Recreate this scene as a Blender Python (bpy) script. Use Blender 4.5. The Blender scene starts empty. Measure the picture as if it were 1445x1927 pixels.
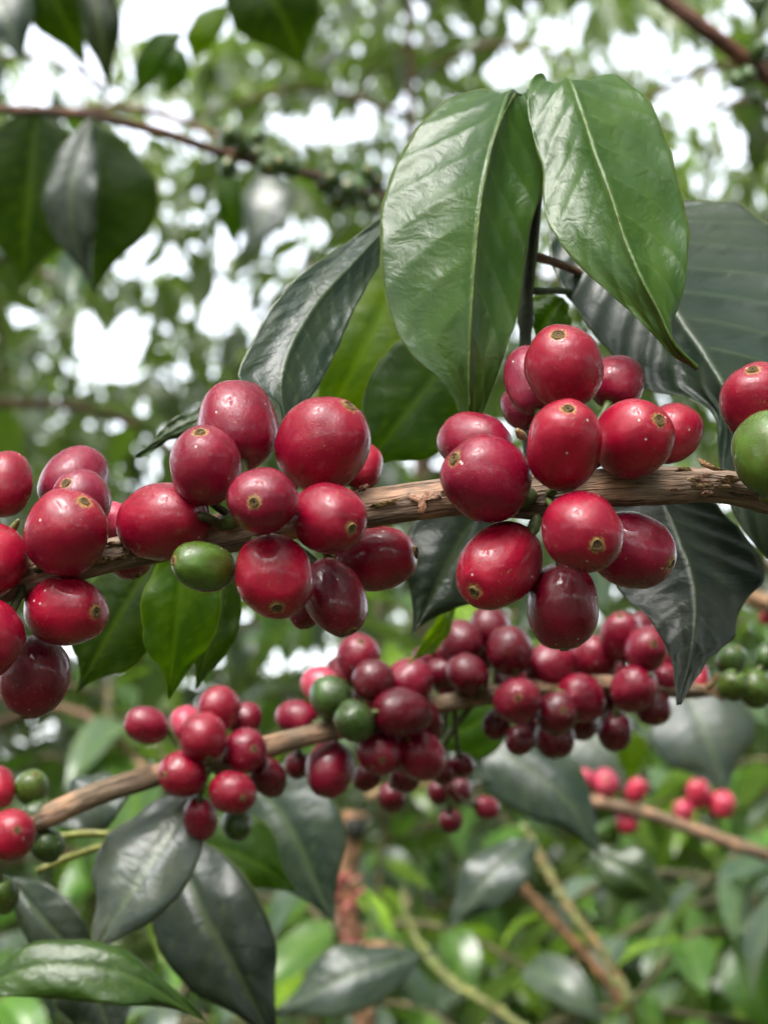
import bpy, math, random
import numpy as np
from mathutils import Vector, Matrix, noise as mnoise

random.seed(7)
rng = np.random.default_rng(7)
scene = bpy.context.scene
COL = scene.collection

# ------------------------------------------------------------------ camera
FPX = 3083.0                      # focal length in pixels of the 1445 x 1927 photograph
PITCH = math.radians(12.0)
CAM = Vector((0.0, 0.0, 1.45))
RIGHT = Vector((1, 0, 0))
FWD = Vector((0, math.cos(PITCH), math.sin(PITCH)))
UP = Vector((0, -math.sin(PITCH), math.cos(PITCH)))
D0 = 0.32                         # metres to the branch in focus

cd = bpy.data.cameras.new('camera')
cam = bpy.data.objects.new('camera', cd)
COL.objects.link(cam)
cam.location = CAM
cam.rotation_euler = (math.pi / 2 + PITCH, 0, 0)
cd.sensor_fit = 'VERTICAL'
cd.sensor_height = 36.0
cd.sensor_width = 27.0
cd.lens = FPX * 36.0 / 1927.0
cd.clip_start = 0.005
cd.clip_end = 500
cd.dof.use_dof = True
cd.dof.focus_distance = 0.314
cd.dof.aperture_fstop = cd.lens / 3.1
scene.camera = cam

# ------------------------------------------------------------------ sky and sun
SUN_EL, SUN_AZ = math.radians(58), math.radians(203)     # overcast, brightest high over the camera's left shoulder
world = bpy.data.worlds.new('World')
scene.world = world
world.use_nodes = True
wn, wl = world.node_tree.nodes, world.node_tree.links
wn.clear()
sky = wn.new('ShaderNodeTexSky')
sky.sky_type = 'NISHITA'
sky.sun_disc = False
sky.sun_elevation = SUN_EL
sky.sun_rotation = SUN_AZ
sky.dust_density = 3.0
sky.air_density = 1.0
sky.ozone_density = 1.0
hs = wn.new('ShaderNodeHueSaturation')
hs.inputs['Saturation'].default_value = 0.30
bg = wn.new('ShaderNodeBackground')
bg.inputs['Strength'].default_value = 0.15
wo = wn.new('ShaderNodeOutputWorld')
wl.new(sky.outputs[0], hs.inputs['Color'])
wl.new(hs.outputs[0], bg.inputs['Color'])
wl.new(bg.outputs[0], wo.inputs[0])

sd = bpy.data.lights.new('sun', 'SUN')
sd.energy = 0.85
sd.angle = math.radians(28)
sd.color = (1.0, 0.97, 0.92)
sun = bpy.data.objects.new('sun', sd)
COL.objects.link(sun)
sdir = Vector((math.sin(SUN_AZ) * math.cos(SUN_EL), math.cos(SUN_AZ) * math.cos(SUN_EL), math.sin(SUN_EL)))
sun.rotation_euler = sdir.to_track_quat('Z', 'Y').to_euler()
sun.location = (0, 0, 6)

scene.view_settings.view_transform = 'Standard'
scene.view_settings.look = 'None'
scene.view_settings.gamma = 1.0
scene.view_settings.exposure = 2.6
scene.cycles.use_denoising = True
scene.cycles.max_bounces = 6
scene.cycles.diffuse_bounces = 3
scene.cycles.glossy_bounces = 3
scene.cycles.transmission_bounces = 5
scene.cycles.sample_clamp_indirect = 6.0

# ------------------------------------------------------------------ helpers
def P(px, py, d):
    """point seen at photograph pixel (px, py) at d metres along the view axis"""
    return CAM + FWD * d + RIGHT * (d * (px - 722.5) / FPX) - UP * (d * (py - 963.5) / FPX)

def proj(w):
    v = w - CAM
    d = v.dot(FWD)
    if d < 0.02:
        return None
    return (722.5 + FPX * v.dot(RIGHT) / d, 963.5 - FPX * v.dot(UP) / d, d)

def meta(o, label=None, cat=None, group=None, kind=None):
    if label: o['label'] = label
    if cat: o['category'] = cat
    if group: o['group'] = group
    if kind: o['kind'] = kind
    return o

def empty(name, loc):
    o = bpy.data.objects.new(name, None)
    o.empty_display_size = 0.005
    o.location = loc
    COL.objects.link(o)
    return o

def mesh(name, verts, faces, mat=None, smooth=True, attrs=None):
    me = bpy.data.meshes.new(name)
    me.from_pydata([tuple(v) for v in verts], [], [tuple(int(i) for i in f) for f in faces])
    if smooth:
        me.polygons.foreach_set('use_smooth', [True] * len(me.polygons))
    if mat:
        me.materials.append(mat)
    for k, (typ, arr) in (attrs or {}).items():
        a = me.attributes.new(k, typ, 'POINT')
        a.data.foreach_set('vector' if typ == 'FLOAT_VECTOR' else 'value', np.asarray(arr, dtype=np.float32).ravel())
    me.update()
    return me

def link(name, me, parent=None, world_mesh=True, color=None):
    """link a mesh object; a world-space mesh under an unrotated empty is moved back by the empty's place"""
    o = bpy.data.objects.new(name, me)
    COL.objects.link(o)
    if parent is not None:
        o.parent = parent
        if world_mesh:
            q = parent
            off = Vector((0, 0, 0))
            while q is not None:
                off += q.location
                q = q.parent
            o.location = -off
    if color:
        o.color = (*color, 1.0)
    return o

def catmull(pts, n):
    p = np.array([list(q) for q in pts], float)
    if len(p) == 2:
        t = np.linspace(0, 1, n)[:, None]
        return p[0] * (1 - t) + p[1] * t
    seg = np.linalg.norm(np.diff(p[:, :3], axis=0), axis=1)
    seg = np.maximum(seg, 1e-9)
    T = np.concatenate([[0], np.cumsum(seg ** 0.75)])
    T /= T[-1]
    m = np.zeros_like(p)
    for i in range(len(p)):
        if i == 0: m[i] = (p[1] - p[0]) / (T[1] - T[0])
        elif i == len(p) - 1: m[i] = (p[-1] - p[-2]) / (T[-1] - T[-2])
        else:
            a, b = T[i] - T[i - 1], T[i + 1] - T[i]
            m[i] = ((p[i] - p[i - 1]) / a * b + (p[i + 1] - p[i]) / b * a) / (a + b)
    # walk at even arc length
    tt = np.linspace(0, 1, 400)
    k = np.clip(np.searchsorted(T, tt, side='right') - 1, 0, len(p) - 2)
    h = (T[k + 1] - T[k])
    s = ((tt - T[k]) / h)[:, None]
    h = h[:, None]
    c = (2 * s ** 3 - 3 * s ** 2 + 1) * p[k] + (s ** 3 - 2 * s ** 2 + s) * h * m[k] + (-2 * s ** 3 + 3 * s ** 2) * p[k + 1] + (s ** 3 - s ** 2) * h * m[k + 1]
    L = np.concatenate([[0], np.cumsum(np.linalg.norm(np.diff(c[:, :3], axis=0), axis=1))])
    q = np.linspace(0, L[-1], n)
    return np.stack([np.interp(q, L, c[:, j]) for j in range(c.shape[1])], 1)

def tube_data(pts, radii, n=40, seg=12, rough=0.0, freq=200.0, knots=(), stretch=0.15, seed=0.0):
    """tapered tube through world points; returns verts, faces and bark coordinates"""
    c = catmull([(*p, r) for p, r in zip(pts, radii)], n)
    R = c[:, 3]; c = c[:, :3]
    tan = np.gradient(c, axis=0)
    tan /= np.linalg.norm(tan, axis=1)[:, None] + 1e-12
    L = np.concatenate([[0], np.cumsum(np.linalg.norm(np.diff(c, axis=0), axis=1))])
    ref = np.array([0.13, 0.2, 1.0])
    verts, bc = [], []
    for i in range(n):
        a = np.cross(ref, tan[i]); a /= np.linalg.norm(a) + 1e-12
        b = np.cross(tan[i], a)
        rr = R[i]
        for (ku, kw, kh) in knots:
            rr *= 1 + kh * math.exp(-((i / (n - 1) - ku) / kw) ** 2)
        for j in range(seg):
            th = 2 * math.pi * j / seg
            u = a * math.cos(th) + b * math.sin(th)
            q = Vector((math.cos(th) * R[i], math.sin(th) * R[i], L[i] * stretch + seed))
            d = 0.0
            if rough:
                f1 = mnoise.noise(q * freq)
                f2 = mnoise.noise(q * freq * 2.3 + Vector((7, 3, 1)))
                f3 = mnoise.noise(Vector((q.x * .3, q.y * .3, L[i])) * freq * 0.6)
                d = rough * (0.6 * f1 + 0.3 * f2 + 0.45 * f3 - 0.8 * max(0.0, 0.16 - abs(f1)))
            verts.append(c[i] + u * rr * (1 + d))
            bc.append((math.cos(th) * R[i], math.sin(th) * R[i], L[i]))
    faces = []
    for i in range(n - 1):
        for j in range(seg):
            k = (j + 1) % seg
            faces.append((i * seg + j, i * seg + k, (i + 1) * seg + k, (i + 1) * seg + j))
    v0, v1 = len(verts), len(verts) + 1
    verts.append(c[0]); bc.append((0, 0, 0))
    verts.append(c[-1]); bc.append((0, 0, L[-1]))
    for j in range(seg):
        k = (j + 1) % seg
        faces.append((v0, k, j))
        faces.append((v1, (n - 1) * seg + j, (n - 1) * seg + k))
    return verts, faces, bc

def tube(name, pts, radii, mat, parent=None, color=None, **kw):
    v, f, b = tube_data(pts, radii, **kw)
    return link(name, mesh(name, v, f, mat, attrs={'bark': ('FLOAT_VECTOR', b)}), parent, color=color)

# ------------------------------------------------------------------ materials
class NT:
    def __init__(s, name):
        s.m = bpy.data.materials.new(name)
        s.m.use_nodes = True
        s.t = s.m.node_tree
        s.t.nodes.clear()
        s.out = s.n('ShaderNodeOutputMaterial')
    def n(s, typ, **kw):
        x = s.t.nodes.new(typ)
        for k, v in kw.items(): setattr(x, k, v)
        return x
    def l(s, a, b): s.t.links.new(a, b)
    def put(s, sock, v):
        if isinstance(v, bpy.types.NodeSocket): s.l(v, sock)
        else: sock.default_value = v
    def math(s, op, a, b=None, c=None, clamp=False):
        x = s.n('ShaderNodeMath', operation=op, use_clamp=clamp)
        s.put(x.inputs[0], a)
        if b is not None: s.put(x.inputs[1], b)
        if c is not None: s.put(x.inputs[2], c)
        return x.outputs[0]
    def mix(s, f, a, b, blend='MIX'):
        x = s.n('ShaderNodeMix', data_type='RGBA', blend_type=blend)
        s.put(x.inputs[0], f)
        s.put(x.inputs[6], a if isinstance(a, bpy.types.NodeSocket) else (*a, 1))
        s.put(x.inputs[7], b if isinstance(b, bpy.types.NodeSocket) else (*b, 1))
        return x.outputs[2]
    def rng(s, v, a, b, c=0.0, d=1.0, smooth=True):
        x = s.n('ShaderNodeMapRange')
        x.interpolation_type = 'SMOOTHSTEP' if smooth else 'LINEAR'
        s.put(x.inputs[0], v)
        for i, q in enumerate((a, b, c, d)): s.put(x.inputs[i + 1], q)
        return x.outputs[0]
    def noise(s, vec, scale, detail=2.0, rough=0.5, dist=0.0):
        x = s.n('ShaderNodeTexNoise')
        if vec is not None: s.l(vec, x.inputs['Vector'])
        x.inputs['Scale'].default_value = scale
        x.inputs['Detail'].default_value = detail
        x.inputs['Roughness'].default_value = rough
        x.inputs['Distortion'].default_value = dist
        return x.outputs['Fac']
    def voro(s, vec, scale, feature='F1', rnd=1.0):
        x = s.n('ShaderNodeTexVoronoi', feature=feature)
        s.l(vec, x.inputs['Vector'])
        x.inputs['Scale'].default_value = scale
        x.inputs['Randomness'].default_value = rnd
        return x
    def scale(s, vec, v):
        x = s.n('ShaderNodeVectorMath', operation='MULTIPLY')
        s.l(vec, x.inputs[0]); x.inputs[1].default_value = v
        return x.outputs[0]
    def add(s, vec, v):
        x = s.n('ShaderNodeVectorMath', operation='ADD')
        s.l(vec, x.inputs[0]); s.put(x.inputs[1], v)
        return x.outputs[0]
    def bump(s, h, strength, dist):
        x = s.n('ShaderNodeBump')
        x.inputs['Strength'].default_value = strength
        x.inputs['Distance'].default_value = dist
        s.l(h, x.inputs['Height'])
        return x.outputs[0]
    def attr(s, name):
        x = s.n('ShaderNodeAttribute'); x.attribute_name = name
        return x
    def bsdf(s, col, rough, spec=0.5, coat=0.0, coatr=0.2, nrm=None):
        x = s.n('ShaderNodeBsdfPrincipled')
        s.put(x.inputs['Base Color'], col if isinstance(col, bpy.types.NodeSocket) else (*col, 1))
        s.put(x.inputs['Roughness'], rough)
        s.put(x.inputs['Specular IOR Level'], spec)
        s.put(x.inputs['Coat Weight'], coat)
        s.put(x.inputs['Coat Roughness'], coatr)
        if nrm is not None: s.l(nrm, x.inputs['Normal'])
        return x

def mat_cherry(name='cherry_skin', cork=0.34):
    t = NT(name)
    oi = t.n('ShaderNodeObjectInfo')
    tc = t.n('ShaderNodeTexCoord').outputs['Object']
    off = t.n('ShaderNodeCombineXYZ')
    r = t.math('MULTIPLY', oi.outputs['Random'], 37.0)
    t.l(r, off.inputs[0]); t.l(t.math('MULTIPLY', oi.outputs['Random'], 91.0), off.inputs[1])
    v = t.add(tc, off.outputs[0])
    col = oi.outputs['Color']
    # ripeness drifts over the skin
    n1 = t.noise(v, 1.1, 2.0)
    col = t.mix(t.rng(n1, 0.42, 0.72), col, t.mix(1.0, col, (1.22, 1.6, 1.3), 'MULTIPLY'))
    col = t.mix(t.rng(n1, 0.5, 0.25), col, t.mix(1.0, col, (0.78, 0.8, 0.9), 'MULTIPLY'))
    n2 = t.noise(v, 14.0, 3.0)
    col = t.mix(t.math('MULTIPLY', t.rng(n2, 0.3, 0.75), 0.35), col, t.mix(1.0, col, (0.72, 0.7, 0.75), 'MULTIPLY'))
    # fine pale lenticels
    vo = t.voro(v, 26.0)
    patch = t.rng(t.noise(v, 2.2), 0.42, 0.68)
    dots = t.math('MULTIPLY', t.rng(vo.outputs['Distance'], 0.20, 0.08), patch)
    col = t.mix(t.math('MULTIPLY', dots, 0.75), col, (0.46, 0.24, 0.10))
    # corky scratches, mostly near the blossom scar
    sep = t.n('ShaderNodeSeparateXYZ'); t.l(tc, sep.inputs[0])
    rad = t.math('SQRT', t.math('ADD', t.math('POWER', sep.outputs[0], 2.0), t.math('POWER', sep.outputs[1], 2.0)))
    tip = t.math('GREATER_THAN', sep.outputs[2], 0.0)
    ring = t.math('MULTIPLY', t.rng(rad, 0.36, 0.10), tip)
    ns = t.noise(v, 17.0, 4.0, 0.7)
    russ = t.rng(t.math('ADD', ns, t.math('MULTIPLY', ring, cork)), 0.66, 0.76)
    russ = t.math('MULTIPLY', russ, t.rng(ring, 0.0, 0.25))
    st = t.noise(t.scale(v, (1.0, 0.25, 0.5)), 22.0, 3.0, 0.6)
    scr = t.math('MULTIPLY', t.rng(st, 0.64, 0.69), t.rng(t.noise(v, 1.7), 0.46, 0.60))
    mark = t.math('MAXIMUM', t.math('MULTIPLY', russ, 0.8), t.math('MULTIPLY', scr, 0.7))
    col = t.mix(mark, col, (0.33, 0.20, 0.065))
    # a rare white speck
    vw = t.voro(v, 1.9)
    white = t.rng(vw.outputs['Distance'], 0.072, 0.055)
    col = t.mix(t.math('MULTIPLY', white, 0.85), col, (0.72, 0.66, 0.62))
    h = t.math('ADD', t.math('MULTIPLY', t.noise(v, 40.0, 3.0, 0.6), 0.3), t.math('MULTIPLY', mark, 0.8))
    h = t.math('ADD', h, t.math('MULTIPLY', t.noise(v, 3.0, 1.0), 0.5))
    nr = t.bump(h, 0.22, 0.03)
    ro = t.math('ADD', 0.22, t.math('MULTIPLY', mark, 0.35))
    ro = t.math('ADD', ro, t.math('MULTIPLY', t.noise(v, 3.0), 0.10))
    b = t.bsdf(col, ro, 0.30, 0.45, 0.10, nr)
    t.l(b.outputs[0], t.out.inputs[0])
    return t.m

def mat_navel():
    t = NT('blossom_scar')
    tc = t.n('ShaderNodeTexCoord').outputs['Object']
    sep = t.n('ShaderNodeSeparateXYZ'); t.l(tc, sep.inputs[0])
    rad = t.math('SQRT', t.math('ADD', t.math('POWER', sep.outputs[0], 2.0), t.math('POWER', sep.outputs[1], 2.0)))
    rad = t.math('ADD', rad, t.math('MULTIPLY', t.math('SUBTRACT', t.noise(tc, 22.0, 3.0), 0.5), 0.11))
    cr = t.n('ShaderNodeValToRGB')
    t.l(t.math('MULTIPLY', rad, 4.2), cr.inputs[0])
    e = cr.color_ramp.elements
    e[0].position, e[0].color = 0.0, (0.012, 0.008, 0.004, 1)
    e[1].position, e[1].color = 1.0, (0.24, 0.14, 0.05, 1)
    for p, c in ((0.16, (0.02, 0.012, 0.006, 1)), (0.24, (0.17, 0.11, 0.05, 1)), (0.42, (0.20, 0.13, 0.055, 1)), (0.50, (0.07, 0.04, 0.02, 1)),
                 (0.58, (0.25, 0.17, 0.06, 1)), (0.68, (0.06, 0.03, 0.018, 1)), (0.78, (0.30, 0.20, 0.07, 1))):
        x = e.new(p); x.color = c
    col = t.mix(t.rng(t.noise(tc, 45.0, 3.0), 0.4, 0.7), cr.outputs[0], t.mix(1.0, cr.outputs[0], (0.5, 0.5, 0.45), 'MULTIPLY'))
    b = t.bsdf(col, 0.75, 0.3, nrm=t.bump(t.noise(tc, 40.0, 3.0), 0.5, 0.03))
    t.l(b.outputs[0], t.out.inputs[0])
    return t.m

def mat_bark(name, moss=0.0):
    t = NT(name)
    oi = t.n('ShaderNodeObjectInfo')
    a = t.attr('bark').outputs['Vector']
    g = t.scale(a, (1, 1, 0.11))
    base = oi.outputs['Color']
    n1 = t.noise(g, 620.0, 4.0, 0.62)
    n2 = t.noise(g, 1700.0, 3.0, 0.6)
    n3 = t.noise(a, 95.0, 3.0)
    col = t.mix(t.rng(n1, 0.36, 0.68), t.mix(1.0, base, (0.42, 0.36, 0.30), 'MULTIPLY'), base)
    col = t.mix(t.rng(n3, 0.48, 0.66), col, t.mix(1.0, base, (1.55, 1.25, 1.1), 'MULTIPLY'))
    col = t.mix(t.math('MULTIPLY', t.rng(n2, 0.60, 0.72), 0.75), col, t.mix(1.0, base, (1.6, 1.5, 1.1), 'MULTIPLY'))
    col = t.mix(t.rng(n1, 0.34, 0.28), col, (0.018, 0.011, 0.008))
    crack = t.rng(t.noise(t.scale(a, (1, 1, 0.07)), 380.0, 4.0, 0.6), 0.44, 0.37)
    col = t.mix(t.math('MULTIPLY', crack, 0.5), col, (0.02, 0.012, 0.008))
    if moss:
        m = t.rng(t.noise(a, 110.0, 4.0, 0.6), 0.42, 0.55)
        col = t.mix(t.math('MULTIPLY', m, moss), col, (0.24, 0.26, 0.10))
    h = t.math('SUBTRACT', t.math('ADD', n1, t.math('MULTIPLY', n2, 0.5)), t.math('MULTIPLY', crack, 0.7))
    b = t.bsdf(col, 0.68, 0.35, nrm=t.bump(h, 0.8, 0.0015))
    t.l(b.outputs[0], t.out.inputs[0])
    return t.m

def mat_stalk():
    t = NT('green_stalk')
    oi = t.n('ShaderNodeObjectInfo')
    a = t.attr('bark').outputs['Vector']
    base = oi.outputs['Color']
    col = t.mix(t.rng(t.noise(a, 320.0, 3.0), 0.35, 0.7), t.mix(1.0, base, (0.5, 0.45, 0.5), 'MULTIPLY'), base)
    b = t.bsdf(col, 0.5, 0.4, nrm=t.bump(t.noise(a, 900.0, 2.0), 0.4, 0.0006))
    t.l(b.outputs[0], t.out.inputs[0])
    return t.m

def mat_leaf(name, trans=0.32, fine=True, rough=0.24, per_leaf=False, tmul=(2.0, 2.4, 0.7)):
    t = NT(name)
    oi = t.n('ShaderNodeObjectInfo')
    lv = t.attr('lv').outputs['Vector']                      # u along, v across, vein strength
    sep = t.n('ShaderNodeSeparateXYZ'); t.l(lv, sep.inputs[0])
    u, v, vein = sep.outputs
    base = oi.outputs['Color']
    if per_leaf:
        rd = t.attr('rnd').outputs['Fac']
        base = t.mix(rd, t.mix(1.0, base, (0.45, 0.55, 0.6), 'MULTIPLY'), t.mix(1.0, base, (2.0, 1.7, 1.2), 'MULTIPLY'))
    off = t.n('ShaderNodeCombineXYZ')
    t.l(t.math('MULTIPLY', oi.outputs['Random'], 50.0), off.inputs[0])
    lc = t.add(t.scale(lv, (3.0, 1.0, 0.0)), off.outputs[0])
    n1 = t.noise(lc, 1.6, 3.0)
    col = t.mix(t.rng(n1, 0.35, 0.7), t.mix(1.0, base, (0.75, 0.82, 0.85), 'MULTIPLY'), t.mix(1.0, base, (1.2, 1.1, 0.95), 'MULTIPLY'))
    spots = t.rng(t.noise(lc, 9.0, 3.0, 0.6), 0.71, 0.77)
    col = t.mix(t.math('MULTIPLY', spots, 0.5), col, (0.16, 0.12, 0.05))
    vcol = t.mix(1.0, t.mix(0.27, base, (0.20, 0.28, 0.10)), (1.15, 1.15, 1.0), 'MULTIPLY')
    col = t.mix(t.math('MULTIPLY', vein, 0.62), col, vcol)
    edge = t.rng(t.math('ABSOLUTE', v), 0.965, 0.995)
    col = t.mix(t.math('MULTIPLY', edge, 0.7), col, t.mix(0.5, base, (0.30, 0.32, 0.10)))
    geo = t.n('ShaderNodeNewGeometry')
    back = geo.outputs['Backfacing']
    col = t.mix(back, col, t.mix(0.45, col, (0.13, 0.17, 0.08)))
    nr = None
    if fine:
        h1 = t.noise(t.scale(lc, (1.3, 0.45, 1.0)), 8.0, 3.0, 0.5, 0.8)
        h2 = t.noise(lc, 34.0, 2.0)
        h = t.math('ADD', h1, t.math('MULTIPLY', h2, 0.16))
        nr = t.bump(h, 0.24, 0.0013)
    ro = t.math('ADD', rough, t.math('MULTIPLY', t.noise(lc, 6.0, 2.0), 0.12))
    ro = t.math('ADD', ro, t.math('MULTIPLY', back, 0.2))
    b = t.bsdf(col, ro, 0.62, nrm=nr)
    tr = t.n('ShaderNodeBsdfTranslucent')
    tc = t.mix(1.0, col, tmul, 'MULTIPLY')
    t.l(tc, tr.inputs[0])
    ms = t.n('ShaderNodeMixShader')
    ms.inputs[0].default_value = trans
    t.l(b.outputs[0], ms.inputs[1]); t.l(tr.outputs[0], ms.inputs[2])
    t.l(ms.outputs[0], t.out.inputs[0])
    return t.m

def mat_ground():
    t = NT('leaf_litter_soil')
    tc = t.n('ShaderNodeTexCoord').outputs['Object']
    col = t.mix(t.rng(t.noise(tc, 3.0, 5.0), 0.35, 0.65), (0.035, 0.045, 0.018), (0.09, 0.065, 0.035))
    col = t.mix(t.rng(t.noise(tc, 24.0, 3.0), 0.55, 0.7), col, (0.06, 0.09, 0.025))
    b = t.bsdf(col, 0.9, 0.2, nrm=t.bump(t.noise(tc, 20.0, 4.0), 0.8, 0.05))
    t.l(b.outputs[0], t.out.inputs[0])
    return t.m

M_CHERRY, M_NAVEL, M_STALK = mat_cherry(), mat_navel(), mat_stalk()
M_CHERRY2 = mat_cherry('smooth_cherry_skin', 0.20)
M_BARK, M_MOSS = mat_bark('twig_bark'), mat_bark('mossy_bark', 0.75)
M_LEAF = mat_leaf('glossy_leaf', 0.30, True, 0.27)
M_THIN = mat_leaf('thin_leaf', 0.66, True, 0.42, False, (4.6, 4.0, 0.6))
M_BG = mat_leaf('bush_leaf', 0.30, False, 0.25)
M_FAR = mat_leaf('grove_leaf', 0.28, False, 0.30, True)

# leaf colours (linear albedo)
YOUNG = (0.042, 0.098, 0.014)
GREEN = (0.038, 0.085, 0.010)
LIME = (0.082, 0.140, 0.008)
OLD = (0.028, 0.044, 0.026)
DARK = (0.026, 0.056, 0.008)
SLATE = (0.032, 0.054, 0.034)

# ------------------------------------------------------------------ ground
gs = 60
gv = [(x, y, -0.0 + 0.05 * mnoise.noise(Vector((x * 0.7, y * 0.7, 0)))) for y in np.linspace(-200, 260, gs) for x in np.linspace(-230, 230, gs)]
gf = [(j * gs + i, j * gs + i + 1, (j + 1) * gs + i + 1, (j + 1) * gs + i) for j in range(gs - 1) for i in range(gs - 1)]
meta(link('ground', mesh('ground', gv, gf, mat_ground())), kind='structure')

# ------------------------------------------------------------------ cherries
def cherry_profile(seed, blunt):
    """surface of revolution about z with uneven lobes; blossom end at +z, stalk end at -z"""
    nu, nv = 40, 26
    verts, faces = [], []
    for i in range(1, nv):
        ph = math.pi * i / nv
        z = math.cos(ph); r = math.sin(ph)
        r = r ** blunt
        for j in range(nu):
            th = 2 * math.pi * j / nu
            q = Vector((r * math.cos(th), r * math.sin(th), z))
            k = 1 + 0.060 * mnoise.noise(q * 1.2 + Vector((seed * 9.1, 0, 0))) + 0.028 * math.cos(2 * th + seed) * r
            k += 0.016 * mnoise.noise(q * 3.2 + Vector((seed * 5.3, 4, 0)))
            dent = -0.03 * math.exp(-((1 - z) / 0.025)) - 0.05 * math.exp(-((1 + z) / 0.05))
            verts.append((q.x * k, q.y * k, q.z * k + (dent if z > 0 else -dent)))
    for i in range(nv - 2):
        for j in range(nu):
            k = (j + 1) % nu
            faces.append((i * nu + j, (i + 1) * nu + j, (i + 1) * nu + k, i * nu + k))
    verts.append((0, 0, verts[0][2])); a = len(verts) - 1
    verts.append((0, 0, verts[(nv - 2) * nu][2])); b = len(verts) - 1
    for j in range(nu):
        k = (j + 1) % nu
        faces.append((a, j, k))
        faces.append((b, (nv - 2) * nu + k, (nv - 2) * nu + j))
    return mesh('skin', verts, faces, M_CHERRY)

SKINS = [cherry_profile(s, bl) for s, bl in ((1, 0.92), (2, 0.86), (3, 0.95), (4, 0.89), (5, 0.90))]

def navel_mesh(seed):
    prof = [(0.0, 0.965), (0.028, 0.966), (0.04, 0.988), (0.09, 0.992), (0.105, 0.984), (0.12, 0.984), (0.135, 1.006), (0.165, 1.010), (0.19, 0.996), (0.22, 0.955)]
    nu = 24
    verts, faces = [(0, 0, prof[0][1])], []
    for i, (r, z) in enumerate(prof[1:]):
        for j in range(nu):
            th = 2 * math.pi * j / nu
            w = 1 + 0.28 * mnoise.noise(Vector((math.cos(th) * 1.5, math.sin(th) * 1.5, seed + i * 0.15)))
            verts.append((r * w * math.cos(th), r * w * math.sin(th), z + 0.006 * mnoise.noise(Vector((math.cos(th) * 3, math.sin(th) * 3, seed)))))
    for j in range(nu):
        faces.append((0, 1 + j, 1 + (j + 1) % nu))
    for i in range(len(prof) - 2):
        for j in range(nu):
            k = (j + 1) % nu
            a = 1 + i * nu
            faces.append((a + j, a + nu + j, a + nu + k, a + k))
    return mesh('blossom_scar', verts, faces, M_NAVEL)

NAVELS = [navel_mesh(s * 3.7) for s in range(3)]

RED = (0.245, 0.0022, 0.020)
BRIGHT = (0.300, 0.0026, 0.022)
CRIM = (0.205, 0.0024, 0.022)
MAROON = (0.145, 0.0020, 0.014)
MAUVE = (0.20, 0.009, 0.033)
PINK = (0.46, 0.04, 0.085)
GRN = (0.066, 0.105, 0.014)
DGRN = (0.040, 0.075, 0.014)

def cherry(cx, cy, r, L, tip, D, color, node, label, group, parts=True, scar=1.0, smooth=False, stalk_col=(0.10, 0.13, 0.03), stalk_px=9.0, away=False, k=0):
    """cherry seen at pixel (cx, cy): r, L half width and half length in pixels at D metres; tip = pixel offset of the blossom end"""
    s = D / FPX
    dx, dy = tip
    off = math.hypot(dx, dy)
    if away and off > 1:
        dx, dy = dx * 0.84 * L / off, dy * 0.84 * L / off
        off = 0.84 * L
    zc = math.sqrt(max(L * L - off * off, 0.0))
    if away: zc = -zc
    ax = (RIGHT * dx - UP * dy - FWD * zc)
    if ax.length < 1e-6: ax = -FWD
    ax.normalize()
    c = P(cx, cy, D)
    base = c - ax * (L * s * 0.93)
    rot = ax.to_track_quat('Z', 'Y').to_matrix().to_4x4()
    spin = Matrix.Rotation(k * 1.3, 4, 'Z')
    Mw = Matrix.Translation(c) @ rot @ spin @ Matrix.Diagonal((r * s, r * s, L * s, 1.0))
    sk = SKINS[k % len(SKINS)]
    if not parts:
        o = link('coffee_cherry', sk, None, color=color)
        o.matrix_world = Mw
        return meta(o, label, 'cherry', group)
    root = empty('coffee_cherry', base)
    o = link('skin', sk, root, False, color)
    if smooth: o.material_slots[0].link = 'OBJECT'; o.material_slots[0].material = M_CHERRY2
    o.matrix_basis = Matrix.Translation(-base) @ Mw
    n = link('blossom_scar', NAVELS[k % 3], root, False)
    n.matrix_basis = Matrix.Translation(-base) @ Mw @ Matrix.Diagonal((scar, scar, 1.0 + 0.006 * (1 - scar), 1))
    mid = base.lerp(node, 0.5) - ax * (0.12 * (base - node).length)
    rs = stalk_px * s
    tube('stalk', [base + ax * (0.12 * L * s), base - ax * (0.05 * L * s), mid, node], [rs * 1.25, rs * 1.05, rs * 0.9, rs], M_STALK, root, stalk_col, n=12, seg=8)
    return meta(root, label, 'cherry', group)

def relax(rows, iters=160):
    """let touching cherries slide apart along the line of sight, keeping their order; rows: [cx, cy, r, L, tip, dz_mm, ...]"""
    n = len(rows)
    for _ in range(iters):
        moved = False
        for i in range(n):
            for j in range(i + 1, n):
                a, b = rows[i], rows[j]
                Da, Db = D_of(a), D_of(b)
                pa, pb = P(a[0], a[1], Da), P(b[0], b[1], Db)
                lat = ((pa - pb) - FWD * (pa - pb).dot(FWD)).length
                rr = 0.90 * ((a[2] * .7 + a[3] * .3) * Da + (b[2] * .7 + b[3] * .3) * Db) / FPX
                if lat < rr:
                    need = math.sqrt(rr * rr - lat * lat)
                    have = abs(Da - Db)
                    if have < need - 1e-5:
                        sgn = 1 if a[5] <= b[5] else -1
                        m = (need - have) * 500 * 0.5
                        a[5] -= sgn * m; b[5] += sgn * m
                        moved = True
        if not moved: break

def D_of(row): return row[7] + row[5] / 1000.0

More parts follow.
